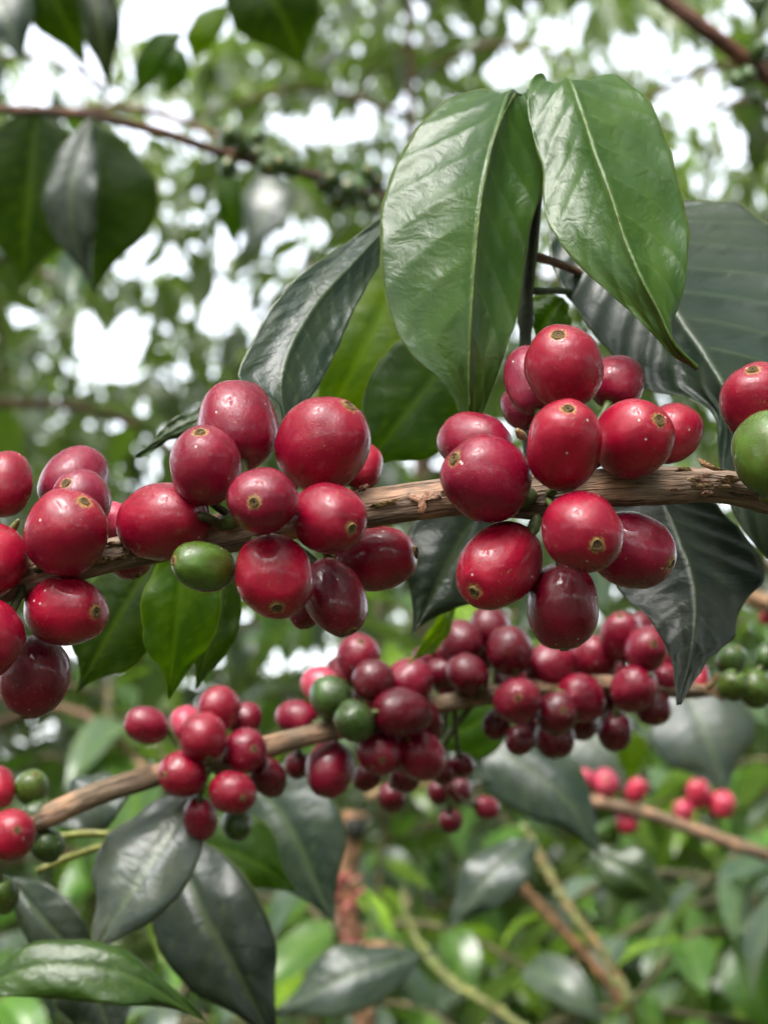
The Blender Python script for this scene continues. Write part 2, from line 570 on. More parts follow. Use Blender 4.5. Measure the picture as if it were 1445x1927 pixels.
# ---- branch in focus: its axis in pixels and depth
MAIN = [(-600, 1290, .33), (-300, 1200, .325), (-140, 1150, .322), (-40, 1112, .321), (60, 1085, .32), (190, 1050, .32), (330, 1020, .32), (470, 993, .32), (600, 972, .319), (740, 950, .319), (860, 935, .319),
        (1000, 935, .32), (1110, 920, .32), (1240, 914, .321), (1340, 914, .322), (1450, 930, .323), (1600, 958, .325), (2000, 1050, .335)]
MAINR = [30, 30, 30, 31, 34, 32, 33, 36, 36, 37, 36, 38, 37, 36, 33, 33, 32, 30]

def nearest(path, px, py, reach=400):
    best = None
    for i in range(len(path) - 1):
        for q in range(10):
            f = q / 10
            x = path[i][0] * (1 - f) + path[i + 1][0] * f
            y = path[i][1] * (1 - f) + path[i + 1][1] * f
            d = path[i][2] * (1 - f) + path[i + 1][2] * f
            e = (x - px) ** 2 + (y - py) ** 2
            if best is None or e < best[0]: best = (e, x, y, d)
    return best[1:]

A, B, C, R_ = (55, 1090), (480, 1000), (1020, 945), (1440, 935)
# cx, cy, half width, half length, blossom-end offset, depth mm, colour, focus depth, node, label
HERO = [
 # left cluster
 [8, 912, 55, 66, (10, -64), 8, RED, D0, A, 'red cherry with green stalk remnants below it, behind the left cluster top'],
 [140, 905, 60, 70, (40, -46), 15, MAUVE, D0, A, 'mauve red cherry standing highest behind the round scarred one of the left cluster'],
 [152, 942, 57, 60, (-19, -33), 3, MAUVE, D0, A, 'small dull mauve cherry whose scar faces up, wedged behind the plump red one'],
 [124, 1001, 78, 84, (44, -58), -9, RED, D0, A, 'plump red cherry with white speck beside its scar, on top of the left cluster'],
 [-22, 1057, 70, 78, (-30, 40), -6, BRIGHT, D0, A, 'bright red cherry left of the plump white-specked cherry, over the bark'],
 [125, 1149, 68, 90, (68, -2), -4, BRIGHT, D0, A, 'glossy oval red cherry lying sideways with its scar pointing right'],
 [-30, 1205, 74, 78, (-40, 50), -12, RED, D0, A, 'red cherry pressed against the stem end of the sideways oval cherry'],
 [64, 1272, 66, 80, (-16, 78), 6, MAROON, D0, A, 'dark maroon cherry hanging lowest in the left cluster, below the sideways oval'],
 [214, 985, 40, 45, (30, -10), 16, PINK, D0, (200, 1045), 'pinkish red cherry mostly hidden behind the branch, between the left and middle clusters'],
 [308, 982, 77, 94, (-84, 12), -5, RED, D0, (420, 985), 'large smooth red cherry lying along the branch above the green bean-shaped one'],
 [242, 1042, 45, 50, (20, 42), 20, CRIM, D0, (300, 1030), 'crimson cherry peeping out under the branch below the large smooth cherry'],
 # middle cluster
 [448, 800, 76, 88, (-14, -80), 3, CRIM, D0, B, 'tall crimson cherry at the top of the middle cluster, touching the grey leaf'],
 [386, 877, 69, 78, (-5, -63), -10, CRIM, D0, B, 'crimson cherry with scar on its top and a white dot on its face'],
 [607, 836, 84, 95, (52, -72), -3, RED, D0, B, 'largest red cherry, scar on its upper right shoulder, in the middle cluster'],
 [676, 880, 44, 52, (18, -44), 14, BRIGHT, D0, (610, 965), 'small bright red cherry peeking out behind the largest cherry'],
 [494, 942, 65, 72, (-11, 3), -22, CRIM, D0, B, 'round cherry facing straight out with scar centred, middle of the middle cluster'],
 [618, 975, 67, 78, (46, 20), -15, RED, D0, B, 'red cherry with scar at lower right, overlapping the bare bark'],
 [384, 1066, 46, 66, (-54, -12), -14, (0.055, 0.090, 0.011), D0, B, 'unripe olive green cherry on the middle cluster'],
 [516, 1083, 75, 82, (9, 58), -16, BRIGHT, D0, B, 'shiny red cherry with broad highlight and ringed scar at its bottom'],
 [629, 1124, 58, 80, (36, 62), -3, MAROON, D0, B, 'dark maroon oval cherry with pale scratch, hanging lowest in the middle cluster'],
 [708, 1050, 63, 80, (76, -12), 10, RED, D0, (610, 990), 'red cherry tucked under the bare branch with white dot by its end'],
 [572, 1150, 30, 34, (6, 30), 12, MAROON, D0, (540, 1000), 'sliver of a dark cherry hidden between the shiny and the maroon oval cherries'],
 # right cluster
 [1060, 692, 76, 82, (-16, -58), -3, RED, D0, C, 'topmost red cherry of the right cluster, scar on its crown'],
 [1000, 716, 50, 75, (-12, -70), 9, MAUVE, D0, C, 'mauve cherry half hidden behind the topmost cherry, beside the young leaf tip'],
 [980, 768, 38, 46, (-20, -34), 17, MAUVE, D0, C, 'small mauve cherry at the back, below the half hidden mauve one'],
 [1160, 720, 51, 56, (22, -48), 15, CRIM, D0, C, 'crimson cherry behind, in front of the big slate leaf'],
 [1061, 838, 72, 94, (0, -66), -17, BRIGHT, D0, C, 'egg-shaped bright red cherry standing upright at the centre of right cluster'],
 [1190, 826, 71, 83, (40, -33), -8, BRIGHT, D0, C, 'bright red cherry with scar at upper right, resting on the reddish bark'],
 [1263, 814, 56, 64, (46, -34), 7, BRIGHT, D0, (1130, 915), 'bright red cherry behind, resting on the branch beside the peeling splinter'],
 [893, 836, 60, 74, (-66, -22), 5, CRIM, D0, C, 'bruised crimson cherry under the young leaf tip'],
 [915, 901, 79, 88, (-64, -38), -11, CRIM, D0, C, 'crimson cherry with dark scab, scar at upper left, over the pale bark'],
 [940, 1064, 74, 98, (-53, 47), -8, BRIGHT, D0, C, 'shiny red cherry slanting down left with its scar at the lower end'],
 [1094, 1002, 76, 86, (19, 22), -22, RED, D0, C, 'red cherry facing out below the branch with broad corky scar and white specks'],
 [1188, 1034, 74, 84, (69, 26), 1, CRIM, D0, C, 'crimson cherry with big white spot, scar at its right side'],
 [1058, 1141, 69, 83, (4, 82.9), -5, MAROON, D0, C, 'dark maroon cherry hanging lowest in the right cluster'],
 # right end
 [1424, 758, 70, 78, (-19, -60), 5, RED, D0, R_, 'red cherry above the half green cherry at the right end of branch'],
 [1456, 854, 78, 84, (-30, -60), -11, GRN, D0, R_, 'large unripe green cherry on the right end of the branch'],
]
relax(HERO)
for i, h in enumerate(HERO):
    nx, ny, nd = nearest(MAIN, *h[8])
    cherry(h[0], h[1], h[2], h[3], h[4], D_of(h), h[6], P(nx, ny, nd + (0.004 if h[5] > 8 else -0.001)), h[9], 'cherries on the branch in focus', k=i, away=i in (0, 1, 9, 11, 14, 23, 24, 25, 28, 29, 36), scar=0.62 + 0.28 * random.random(),
           stalk_col=(0.10, 0.14, 0.03) if i % 3 else (0.07, 0.09, 0.03))

# ------------------------------------------------------------------ leaves
def leaf_mesh(name, Lp, Mp, Rp, mat, nu=64, nv=15, bulge=0.07, nveins=9, quilt=0.0006, wave=0.0012, seed=0.0, thick=0.0003, groove=0.0003, vw=0.05):
    """loft between left edge, midrib and right edge (world points); lateral veins, quilting and thickness are real relief"""
    Lc, Mc, Rc = catmull(Lp, nu), catmull(Mp, nu), catmull(Rp, nu)
    V = np.zeros((nu, 2 * nv + 1, 3)); at = np.zeros((nu, 2 * nv + 1, 3))
    for i in range(nu):
        u = i / (nu - 1)
        for j in range(2 * nv + 1):
            v = (j - nv) / nv
            e = Lc[i] if v < 0 else Rc[i]
            t = abs(v)
            V[i, j] = Mc[i] * (1 - t) + e * t
            ph = u * nveins * 1.15 - 1.6 * (t ** 1.25) * nveins / 9 + (0.35 if v > 0 else 0) + 0.12 * math.sin(9 * u + seed)
            fr = ph - math.floor(ph)
            dv = min(fr, 1 - fr)
            vein = math.exp(-(dv / vw) ** 2) * (1 - 0.6 * t) * 0.75 * min(1, t * 12)
            mid = math.exp(-(t / (0.022 + 0.015 * (1 - u))) ** 2)
            at[i, j] = (u, v, max(vein, mid))
    # normals of the plain loft
    du = np.gradient(V, axis=0); dv = np.gradient(V, axis=1)
    N = np.cross(dv, du)
    N /= np.linalg.norm(N, axis=2)[:, :, None] + 1e-12
    wid = np.linalg.norm(Lc - Mc, axis=1) + np.linalg.norm(Rc - Mc, axis=1)
    for i in range(nu):
        u = i / (nu - 1)
        for j in range(2 * nv + 1):
            v = (j - nv) / nv; t = abs(v)
            ph = u * nveins * 1.15 - 1.6 * (t ** 1.25) * nveins / 9 + (0.35 if v > 0 else 0) + 0.12 * math.sin(9 * u + seed)
            fr = ph - math.floor(ph)
            q = math.sin(math.pi * fr) ** 0.7
            env = min(1, u * 8) * min(1, (1 - u) * 6) * min(1, t * 3) * (1 - 0.35 * t)
            hgt = quilt * q * env
            hgt += bulge * wid[i] * (1 - (2 * t - 1) ** 2) * 0.5
            hgt -= groove * math.exp(-(t / 0.05) ** 2)
            w = mnoise.noise(Vector((u * 5 + seed, v * 1.1, seed * 3.1)))
            hgt += wave * w * (t ** 1.5) * min(1, u * 6) * 2.2
            hgt += 0.00014 * mnoise.noise(Vector((u * 13, v * 5, seed)))
            V[i, j] += N[i, j] * hgt
            # slightly uneven margin
            if t > 0.999 and 0 < i < nu - 1:
                V[i, j] += (Mc[i] - V[i, j]) * (0.03 * mnoise.noise(Vector((u * 22, v, seed))) + 0.035 * mnoise.noise(Vector((u * 9, v * 3, seed + 5))))
    n = 2 * nv + 1
    top = V.reshape(-1, 3)
    bot = (V - N * thick).reshape(-1, 3)
    verts = np.concatenate([top, bot]); att = np.concatenate([at.reshape(-1, 3)] * 2)
    o = nu * n
    faces = []
    for i in range(nu - 1):
        for j in range(n - 1):
            a = i * n + j
            faces.append((a, a + 1, a + n + 1, a + n))
            faces.append((o + a, o + a + n, o + a + n + 1, o + a + 1))
    rim = [j for j in range(n)] + [i * n + n - 1 for i in range(1, nu)] + [(nu - 1) * n + j for j in range(n - 2, -1, -1)] + [i * n for i in range(nu - 2, 0, -1)]
    for k in range(len(rim)):
        a, b = rim[k], rim[(k + 1) % len(rim)]
        faces.append((a, o + a, o + b, b))
    return mesh(name, verts, faces, mat, attrs={'lv': ('FLOAT_VECTOR', att)})

def mm(pts, base=D0):
    return [P(x, y, base + z / 1000.0) for x, y, z in pts]

def traced(parent, mid, left, right, color, mat=None, label=None, **kw):
    o = link('leaf', leaf_mesh('leaf', mm(left), mm(mid), mm(right), mat or M_LEAF, **kw), parent, color=color)
    if label: o['label'] = label
    return o

HALF = np.array((sdir - FWD).normalized())          # a face turned this way mirrors the bright sky to the camera
def blade(parent, mid, width, color, mat=None, label=None, fold=0.25, turn=0.0, sheen=0.0, skew=0.0, base=D0, tilt=None, widest=0.45, **kw):
    """leaf from its midrib (pixels + depth mm) and its full width in pixels; fold = how far the halves lift, turn = roll about the midrib"""
    if tilt is None: tilt = -0.2 if mat is M_THIN else 0.45
    ym = sum(q[1] for q in mid) / len(mid)
    mid = [(x, y, z - tilt * (y - ym) * 1000 * (base + z / 1000.0) / FPX) for x, y, z in mid]
    m = catmull(mm(mid, base), 24)
    tan = np.gradient(m, axis=0)
    tan /= np.linalg.norm(tan, axis=1)[:, None]
    f = np.array(FWD)
    s = (base + mid[0][2] / 1000.0) / FPX
    Lp, Rp = [], []
    for i in range(24):
        u = i / 23
        nd = -f * (1 - sheen) + HALF * sheen
        side = np.cross(tan[i], -nd); side /= np.linalg.norm(side)
        nrm = np.cross(side, tan[i])
        side = side * math.cos(turn) + nrm * math.sin(turn)
        nrm2 = np.cross(side, tan[i])
        p = math.sin(math.pi * u ** (math.log(0.5) / math.log(widest))) ** 0.95
        if u > 0.68: p = p * (1 - 0.62 * ((u - 0.68) / 0.32) ** 0.8)
        w = 0.5 * width * s * p
        Lp.append(m[i] + side * w * (1 - skew) + nrm2 * w * fold)
        Rp.append(m[i] - side * w * (1 + skew) + nrm2 * w * fold)
    kw.setdefault('nu', 40); kw.setdefault('nv', 8); kw.setdefault('wave', 0.0018)
    o = link('leaf', leaf_mesh('leaf', Lp, m, Rp, mat or M_LEAF, **kw), parent, color=color)
    if label: o['label'] = label
    return o

# ------------------------------------------------------------------ branch in focus
root = empty('coffee_branch', P(*MAIN[0]))
meta(root, 'brown barked coffee branch in focus carrying red clusters and two young green leaves', 'branch')
pts = [P(*q) for q in MAIN]
tube('bark', pts, [r * q[2] / FPX for r, q in zip(MAINR, MAIN)], M_BARK, root, (0.285, 0.205, 0.148), n=640, seg=44, rough=0.085, freq=420.0,
     knots=((0.249, 0.014, 0.16), (0.404, 0.014, 0.14), (0.611, 0.014, 0.16), (0.77, 0.010, 0.12)), stretch=0.14)

def flake(px, py, d, pts, lift, color, parent, seed):
    """a peeling scrap of bark: outline in pixels about (px, py), curled away from the stem"""
    n = len(pts)
    verts = []
    for layer in (0, 1):
        for (x, y, z) in pts:
            verts.append(P(px + x, py + y, d + (-z * lift + layer * 0.35) / 1000.0))
    c0 = np.mean([list(v) for v in verts[:n]], axis=0); c1 = np.mean([list(v) for v in verts[n:]], axis=0)
    verts += [Vector(c0), Vector(c1)]
    faces = [(2 * n, i, (i + 1) % n) for i in range(n)] + [(2 * n + 1, n + (i + 1) % n, n + i) for i in range(n)] + [(i, n + i, n + (i + 1) % n, (i + 1) % n) for i in range(n)]
    bc = [((v - verts[0]).x, (v - verts[0]).z, (v - verts[0]).y) for v in verts]
    link('bark_flake', mesh('bark_flake', verts, faces, M_BARK, True, {'bark': ('FLOAT_VECTOR', bc)}), parent, color=color)

FL = (0.46, 0.27, 0.19)
flake(792, 936, .3150, [(-26, -8, .4), (-4, -6, .2), (10, -12, .6), (32, -9, 1), (40, 2, .6), (12, 4, .2), (10, 18, 1.2), (6, 32, 1.8), (-6, 28, 1.6), (-5, 10, .4), (-20, 4, .6)], 0.5, FL, root, 1)
flake(683, 920, .3155, [(-9, 6, 0), (-6, -6, .8), (8, -10, 1.4), (14, -4, 1.2), (2, 4, .3)], 0.8, FL, root, 2)
flake(1322, 874, .3180, [(-12, -14, 1), (-6, -12, .8), (24, 4, 0), (46, 12, 0), (20, 12, 0), (-4, 2, .6)], 0.8, (0.34, 0.20, 0.10), root, 3)
flake(1286, 884, .3165, [(-18, 4, 0), (-10, -4, .5), (12, -5, .6), (16, 3, .1)], 0.8, (0.42, 0.27, 0.12), root, 4)
flake(722, 944, .3148, [(-30, 10, 0), (-14, 2, .4), (14, -4, .4), (34, -8, .2), (16, 4, .1), (-10, 12, .1)], 0.6, (0.36, 0.24, 0.09), root, 5)
flake(856, 922, .3150, [(-28, 4, 0), (-8, -5, .5), (16, -6, .4), (10, 5, .2), (-10, 8, .1)], 0.6, (0.38, 0.25, 0.10), root, 6)
flake(175, 1058, .3155, [(-30, 10, 0), (-8, -4, .6), (30, -12, .4), (40, -6, .2), (10, 6, .1)], 0.6, (0.32, 0.2, 0.09), root, 7)
fr = random.Random(3)
for k in range(16):
    x = fr.choice((fr.uniform(690, 850), fr.uniform(1200, 1380), fr.uniform(1170, 1400), fr.uniform(180, 240)))
    nx, ny, nd = nearest(MAIN, x, 940)
    w, hh = fr.uniform(10, 26), fr.uniform(3, 7)
    yy = ny + fr.uniform(-24, 18)
    dd = nd - math.sqrt(max(0.0, 35 ** 2 - (yy - ny) ** 2)) * nd / FPX - 0.0002
    sl = fr.uniform(-.25, .05)
    flake(nx, yy, dd, [(-w, hh * .3 - w * sl, 0), (-w * .4, -hh * fr.uniform(.5, 1) - w * .4 * sl, .5), (w * .3, -hh * fr.uniform(.4, 1) + w * .3 * sl, 1), (w, 0 + w * sl, .4), (w * .4, hh * .7 + w * .4 * sl, .3), (-w * .3, hh - w * .3 * sl, 0)],
          fr.uniform(.3, .9), fr.choice((FL, (0.38, 0.26, 0.12), (0.30, 0.19, 0.10), (0.42, 0.30, 0.17))), root, k)
# bud scales and green stubs between the stalks
for (x, y, d, ex, ey, w, c) in ((1000, 930, .3135, 960, 955, 15, (0.10, 0.13, 0.035)), (1010, 975, .3125, 1000, 1010, 10, (0.13, 0.17, 0.05)), (420, 985, .3135, 460, 970, 14, (0.10, 0.15, 0.03)),
                               (984, 822, .316, 972, 808, 8, (0.36, 0.26, 0.12)), (1432, 938, .312, 1448, 936, 7, (0.22, 0.30, 0.06)), (20, 1000, .318, 36, 978, 7, (0.24, 0.26, 0.08))):
    s = d / FPX
    tube('bud', [P(x, y, d + 0.002), P((x + ex) / 2, (y + ey) / 2 + 2, d), P(ex, ey, d - 0.001)], [w * s, w * s * 1.1, w * s * 0.5], M_STALK, root, c, n=10, seg=8, rough=0.12, freq=500)

# shoot that carries the young pair
tube('shoot', [P(1008, 930, .335), P(988, 720, .352), P(992, 560, .360), P(1004, 430, .362), P(1014, 350, .362)], [16 * 1.1e-4, 13 * 1.1e-4, 12 * 1.1e-4, 12 * 1.1e-4, 9 * 1.1e-4],
     M_STALK, root, (0.045, 0.065, 0.02), n=40, seg=10, knots=((0.6, 0.03, 0.35),))
tube('shoot', [P(1000, 548, .361), P(1060, 548, .375), P(1170, 590, .42)], [9e-4, 8e-4, 7e-4], M_STALK, root, (0.06, 0.10, 0.03), n=12, seg=8)
tube('shoot', [P(1000, 480, .364), P(1060, 500, .375), P(1170, 560, .42)], [11e-4, 10e-4, 9e-4], M_BARK, root, (0.30, 0.17, 0.10), n=12, seg=8)

l1 = traced(root,
  mid=[(1008, 352, 44), (990, 215, 46), (966, 172, 38), (939, 230, 27), (916, 312, 21), (902, 396, 17), (892, 502, 14), (886, 603, 12), (882, 690, 12), (884, 790, 14)],
  left=[(1000, 348, 46), (960, 200, 54), (908, 167, 47), (839, 190, 41), (770, 264, 34), (728, 340, 29), (714, 400, 26), (717, 470, 23), (725, 555, 20), (741, 613, 18), (780, 672, 16), (828, 709, 15), (856, 748, 15), (872, 790, 15)],
  right=[(1016, 350, 46), (1010, 230, 50), (994, 168, 44), (1010, 240, 36), (1020, 310, 31), (1010, 380, 26), (998, 430, 23), (992, 513, 20), (971, 608, 17), (939, 698, 15), (908, 775, 15), (896, 792, 15)],
  color=YOUNG, label='broad young glossy green leaf hanging straight down, drip tip behind a cherry', nu=200, nv=24, nveins=10, bulge=0.06, quilt=0.00055, wave=0.0010, vw=0.03, seed=1.0)
tube('midrib', [P(968, 176, .358), P(939, 230, .3468), P(916, 312, .3408), P(902, 396, .3367), P(892, 502, .3337), P(886, 603, .3317), P(882, 690, .3317), P(884, 775, .3332)],
     [5e-4, 4.6e-4, 4.2e-4, 3.8e-4, 3.4e-4, 3e-4, 2.6e-4, 1.6e-4], M_STALK, l1, (0.11, 0.18, 0.035), n=40, seg=8)
l2 = traced(root,
  mid=[(1016, 352, 42), (1030, 220, 44), (1062, 150, 34), (1098, 222, 22), (1119, 290, 16), (1151, 375, 10), (1178, 460, 6), (1209, 530, 3), (1241, 590, 2), (1266, 645, 2), (1312, 693, 4)],
  left=[(1012, 350, 43), (1004, 240, 46), (1016, 152, 40), (998, 168, 34), (992, 206, 29), (1003, 264, 24), (1022, 322, 20), (1019, 354, 18), (1029, 418, 14), (1077, 486, 10), (1135, 545, 7), (1188, 592, 5), (1236, 637, 4), (1274, 676, 4), (1310, 693, 5)],
  right=[(1020, 352, 44), (1080, 200, 50), (1140, 143, 42), (1190, 165, 36), (1231, 207, 30), (1254, 266, 25), (1274, 320, 20), (1289, 386, 16), (1295, 446, 12), (1292, 513, 8), (1279, 585, 5), (1268, 624, 4), (1287, 660, 4), (1313, 692, 5)],
  color=(0.045, 0.108, 0.012), label='young glossy green leaf slanting right with hooked drip tip', nu=200, nv=24, nveins=10, bulge=0.06, quilt=0.00055, wave=0.0010, vw=0.03, seed=2.4)
tube('midrib', [P(1064, 155, .354), P(1098, 222, .3418), P(1119, 290, .3357), P(1151, 375, .3297), P(1178, 460, .3257), P(1209, 530, .3227), P(1241, 590, .3217), P(1266, 645, .3217), P(1308, 691, .3238)],
     [4.8e-4, 4.6e-4, 4.2e-4, 3.8e-4, 3.4e-4, 3e-4, 2.7e-4, 2.3e-4, 1.5e-4], M_STALK, l2, (0.11, 0.18, 0.04), n=40, seg=8)

traced(root,
  mid=[(1080, 290, 84), (1180, 450, 66), (1270, 590, 50), (1350, 715, 38), (1425, 880, 30), (1500, 1090, 26)],
  left=[(1070, 295, 84), (1030, 420, 70), (1050, 520, 60), (1100, 610, 52), (1150, 668, 47), (1212, 728, 42), (1290, 744, 39), (1338, 778, 37), (1352, 880, 34), (1388, 985, 31), (1450, 1062, 29), (1496, 1095, 28)],
  right=[(1090, 285, 86), (1200, 340, 84), (1300, 366, 82), (1390, 372, 80), (1470, 430, 74), (1560, 560, 62), (1590, 740, 48), (1560, 960, 36), (1510, 1090, 28)],
  color=SLATE, label='large mature slate grey leaf with quilted veins behind the young pair', nu=150, nv=22, nveins=12, bulge=0.04, quilt=0.0013, wave=0.0015, groove=0.0003, seed=4.0)
traced(root,
  mid=[(1215, 880, 52), (1270, 1000, 42), (1305, 1110, 34), (1302, 1210, 28), (1276, 1326, 24)],
  left=[(1205, 882, 52), (1108, 960, 50), (1128, 1050, 43), (1172, 1122, 38), (1222, 1165, 34), (1258, 1230, 30), (1268, 1290, 26), (1272, 1327, 24)],
  right=[(1230, 880, 54), (1340, 945, 54), (1415, 1030, 49), (1436, 1085, 44), (1394, 1142, 38), (1386, 1198, 34), (1332, 1245, 30), (1296, 1292, 26), (1280, 1327, 24)],
  color=(0.036, 0.046, 0.038), label='grey mature leaf hanging below the branch at the right cluster, pointed tip', nu=90, nv=16, nveins=9, bulge=0.05, quilt=0.0008, wave=0.0008, groove=0.0002, seed=5.0)
traced(root,
  mid=[(752, 405, 66), (668, 492, 52), (590, 580, 41), (545, 660, 33), (528, 738, 28), (537, 796, 27)],
  left=[(740, 398, 66), (640, 462, 54), (548, 536, 44), (496, 606, 37), (466, 668, 32), (448, 714, 28), (488, 738, 27), (520, 760, 27), (532, 795, 27)],
  right=[(765, 410, 66), (724, 484, 57), (664, 586, 46), (626, 680, 36), (584, 750, 30), (545, 798, 28)],
  color=SLATE, label='slate leaf curling away behind the middle cluster', nu=90, nv=16, nveins=9, bulge=0.05, quilt=0.00022, wave=0.0009, groove=0.0002, seed=6.0)
blade(root, [(900, 600, 75), (815, 715, 66), (740, 810, 62), (660, 910, 66)], 200, GREEN, M_THIN, fold=0.2, seed=7)
blade(root, [(800, 430, 90), (735, 560, 84), (670, 690, 78), (590, 820, 84)], 230, LIME, M_THIN, 'backlit bright green leaf behind the curling slate leaf', fold=0.2, seed=7.5)
blade(root, [(470, 740, 60), (400, 780, 58), (330, 812, 57), (255, 862, 58)], 44, DARK, fold=0.6, seed=8)
blade(root, [(540, 560, 80), (500, 640, 76), (450, 712, 74)], 40, GREEN, fold=0.3, seed=8.8)
blade(root, [(350, 985, 50), (342, 1090, 46), (330, 1200, 46), (318, 1318, 50)], 148, (0.055, 0.112, 0.006), M_THIN, 'backlit bright green leaf hanging below the middle cluster', fold=0.15, skew=-0.05, seed=9)
blade(root, [(300, 1030, 78), (225, 1160, 74), (140, 1310, 76)], 165, DARK, M_THIN, fold=0.25, seed=10)
blade(root, [(430, 1050, 80), (400, 1190, 76), (368, 1296, 78)], 90, DARK, M_THIN, fold=0.3, seed=11)
blade(root, [(915, 930, 72), (850, 1050, 66), (775, 1195, 70)], 190, OLD, None, 'dark slate leaf under the bare bark between two clusters', fold=0.12, seed=12)
blade(root, [(860, 1130, 110), (830, 1190, 108), (770, 1250, 110)], 34, LIME, M_THIN, fold=0.3, seed=13)
blade(root, [(1060, 560, 80), (1035, 590, 78), (1010, 640, 78)], 90, GREEN, M_THIN, fold=0.2, seed=13.5)

# ------------------------------------------------------------------ second branch, out of focus
D1 = 0.45
SEC = [(-520, 1745, .405), (-300, 1665, .415), (-120, 1600, .425), (60, 1548, .43), (180, 1496, .435), (300, 1457, .44), (450, 1420, .445), (560, 1390, .45), (680, 1360, .455), (830, 1325, .462), (960, 1303, .468), (1150, 1288, .475), (1310, 1300, .48), (1345, 1300, .481)]
SECR = [24, 24, 24, 23, 22, 22, 21, 20, 19, 18, 18, 17, 14, 9]
r2 = empty('coffee_branch', P(*SEC[0]))
meta(r2, 'pale brown coffee branch lower and farther back, carrying three crowded dark red clusters', 'branch')
tube('bark', [P(*q) for q in SEC], [r * q[2] / FPX for r, q in zip(SECR, SEC)], M_BARK, r2, (0.25, 0.18, 0.12), n=200, seg=20, rough=0.07, freq=400.0, knots=((0.475, 0.02, 0.2), (0.63, 0.03, 0.2), (0.81, 0.03, 0.2)))

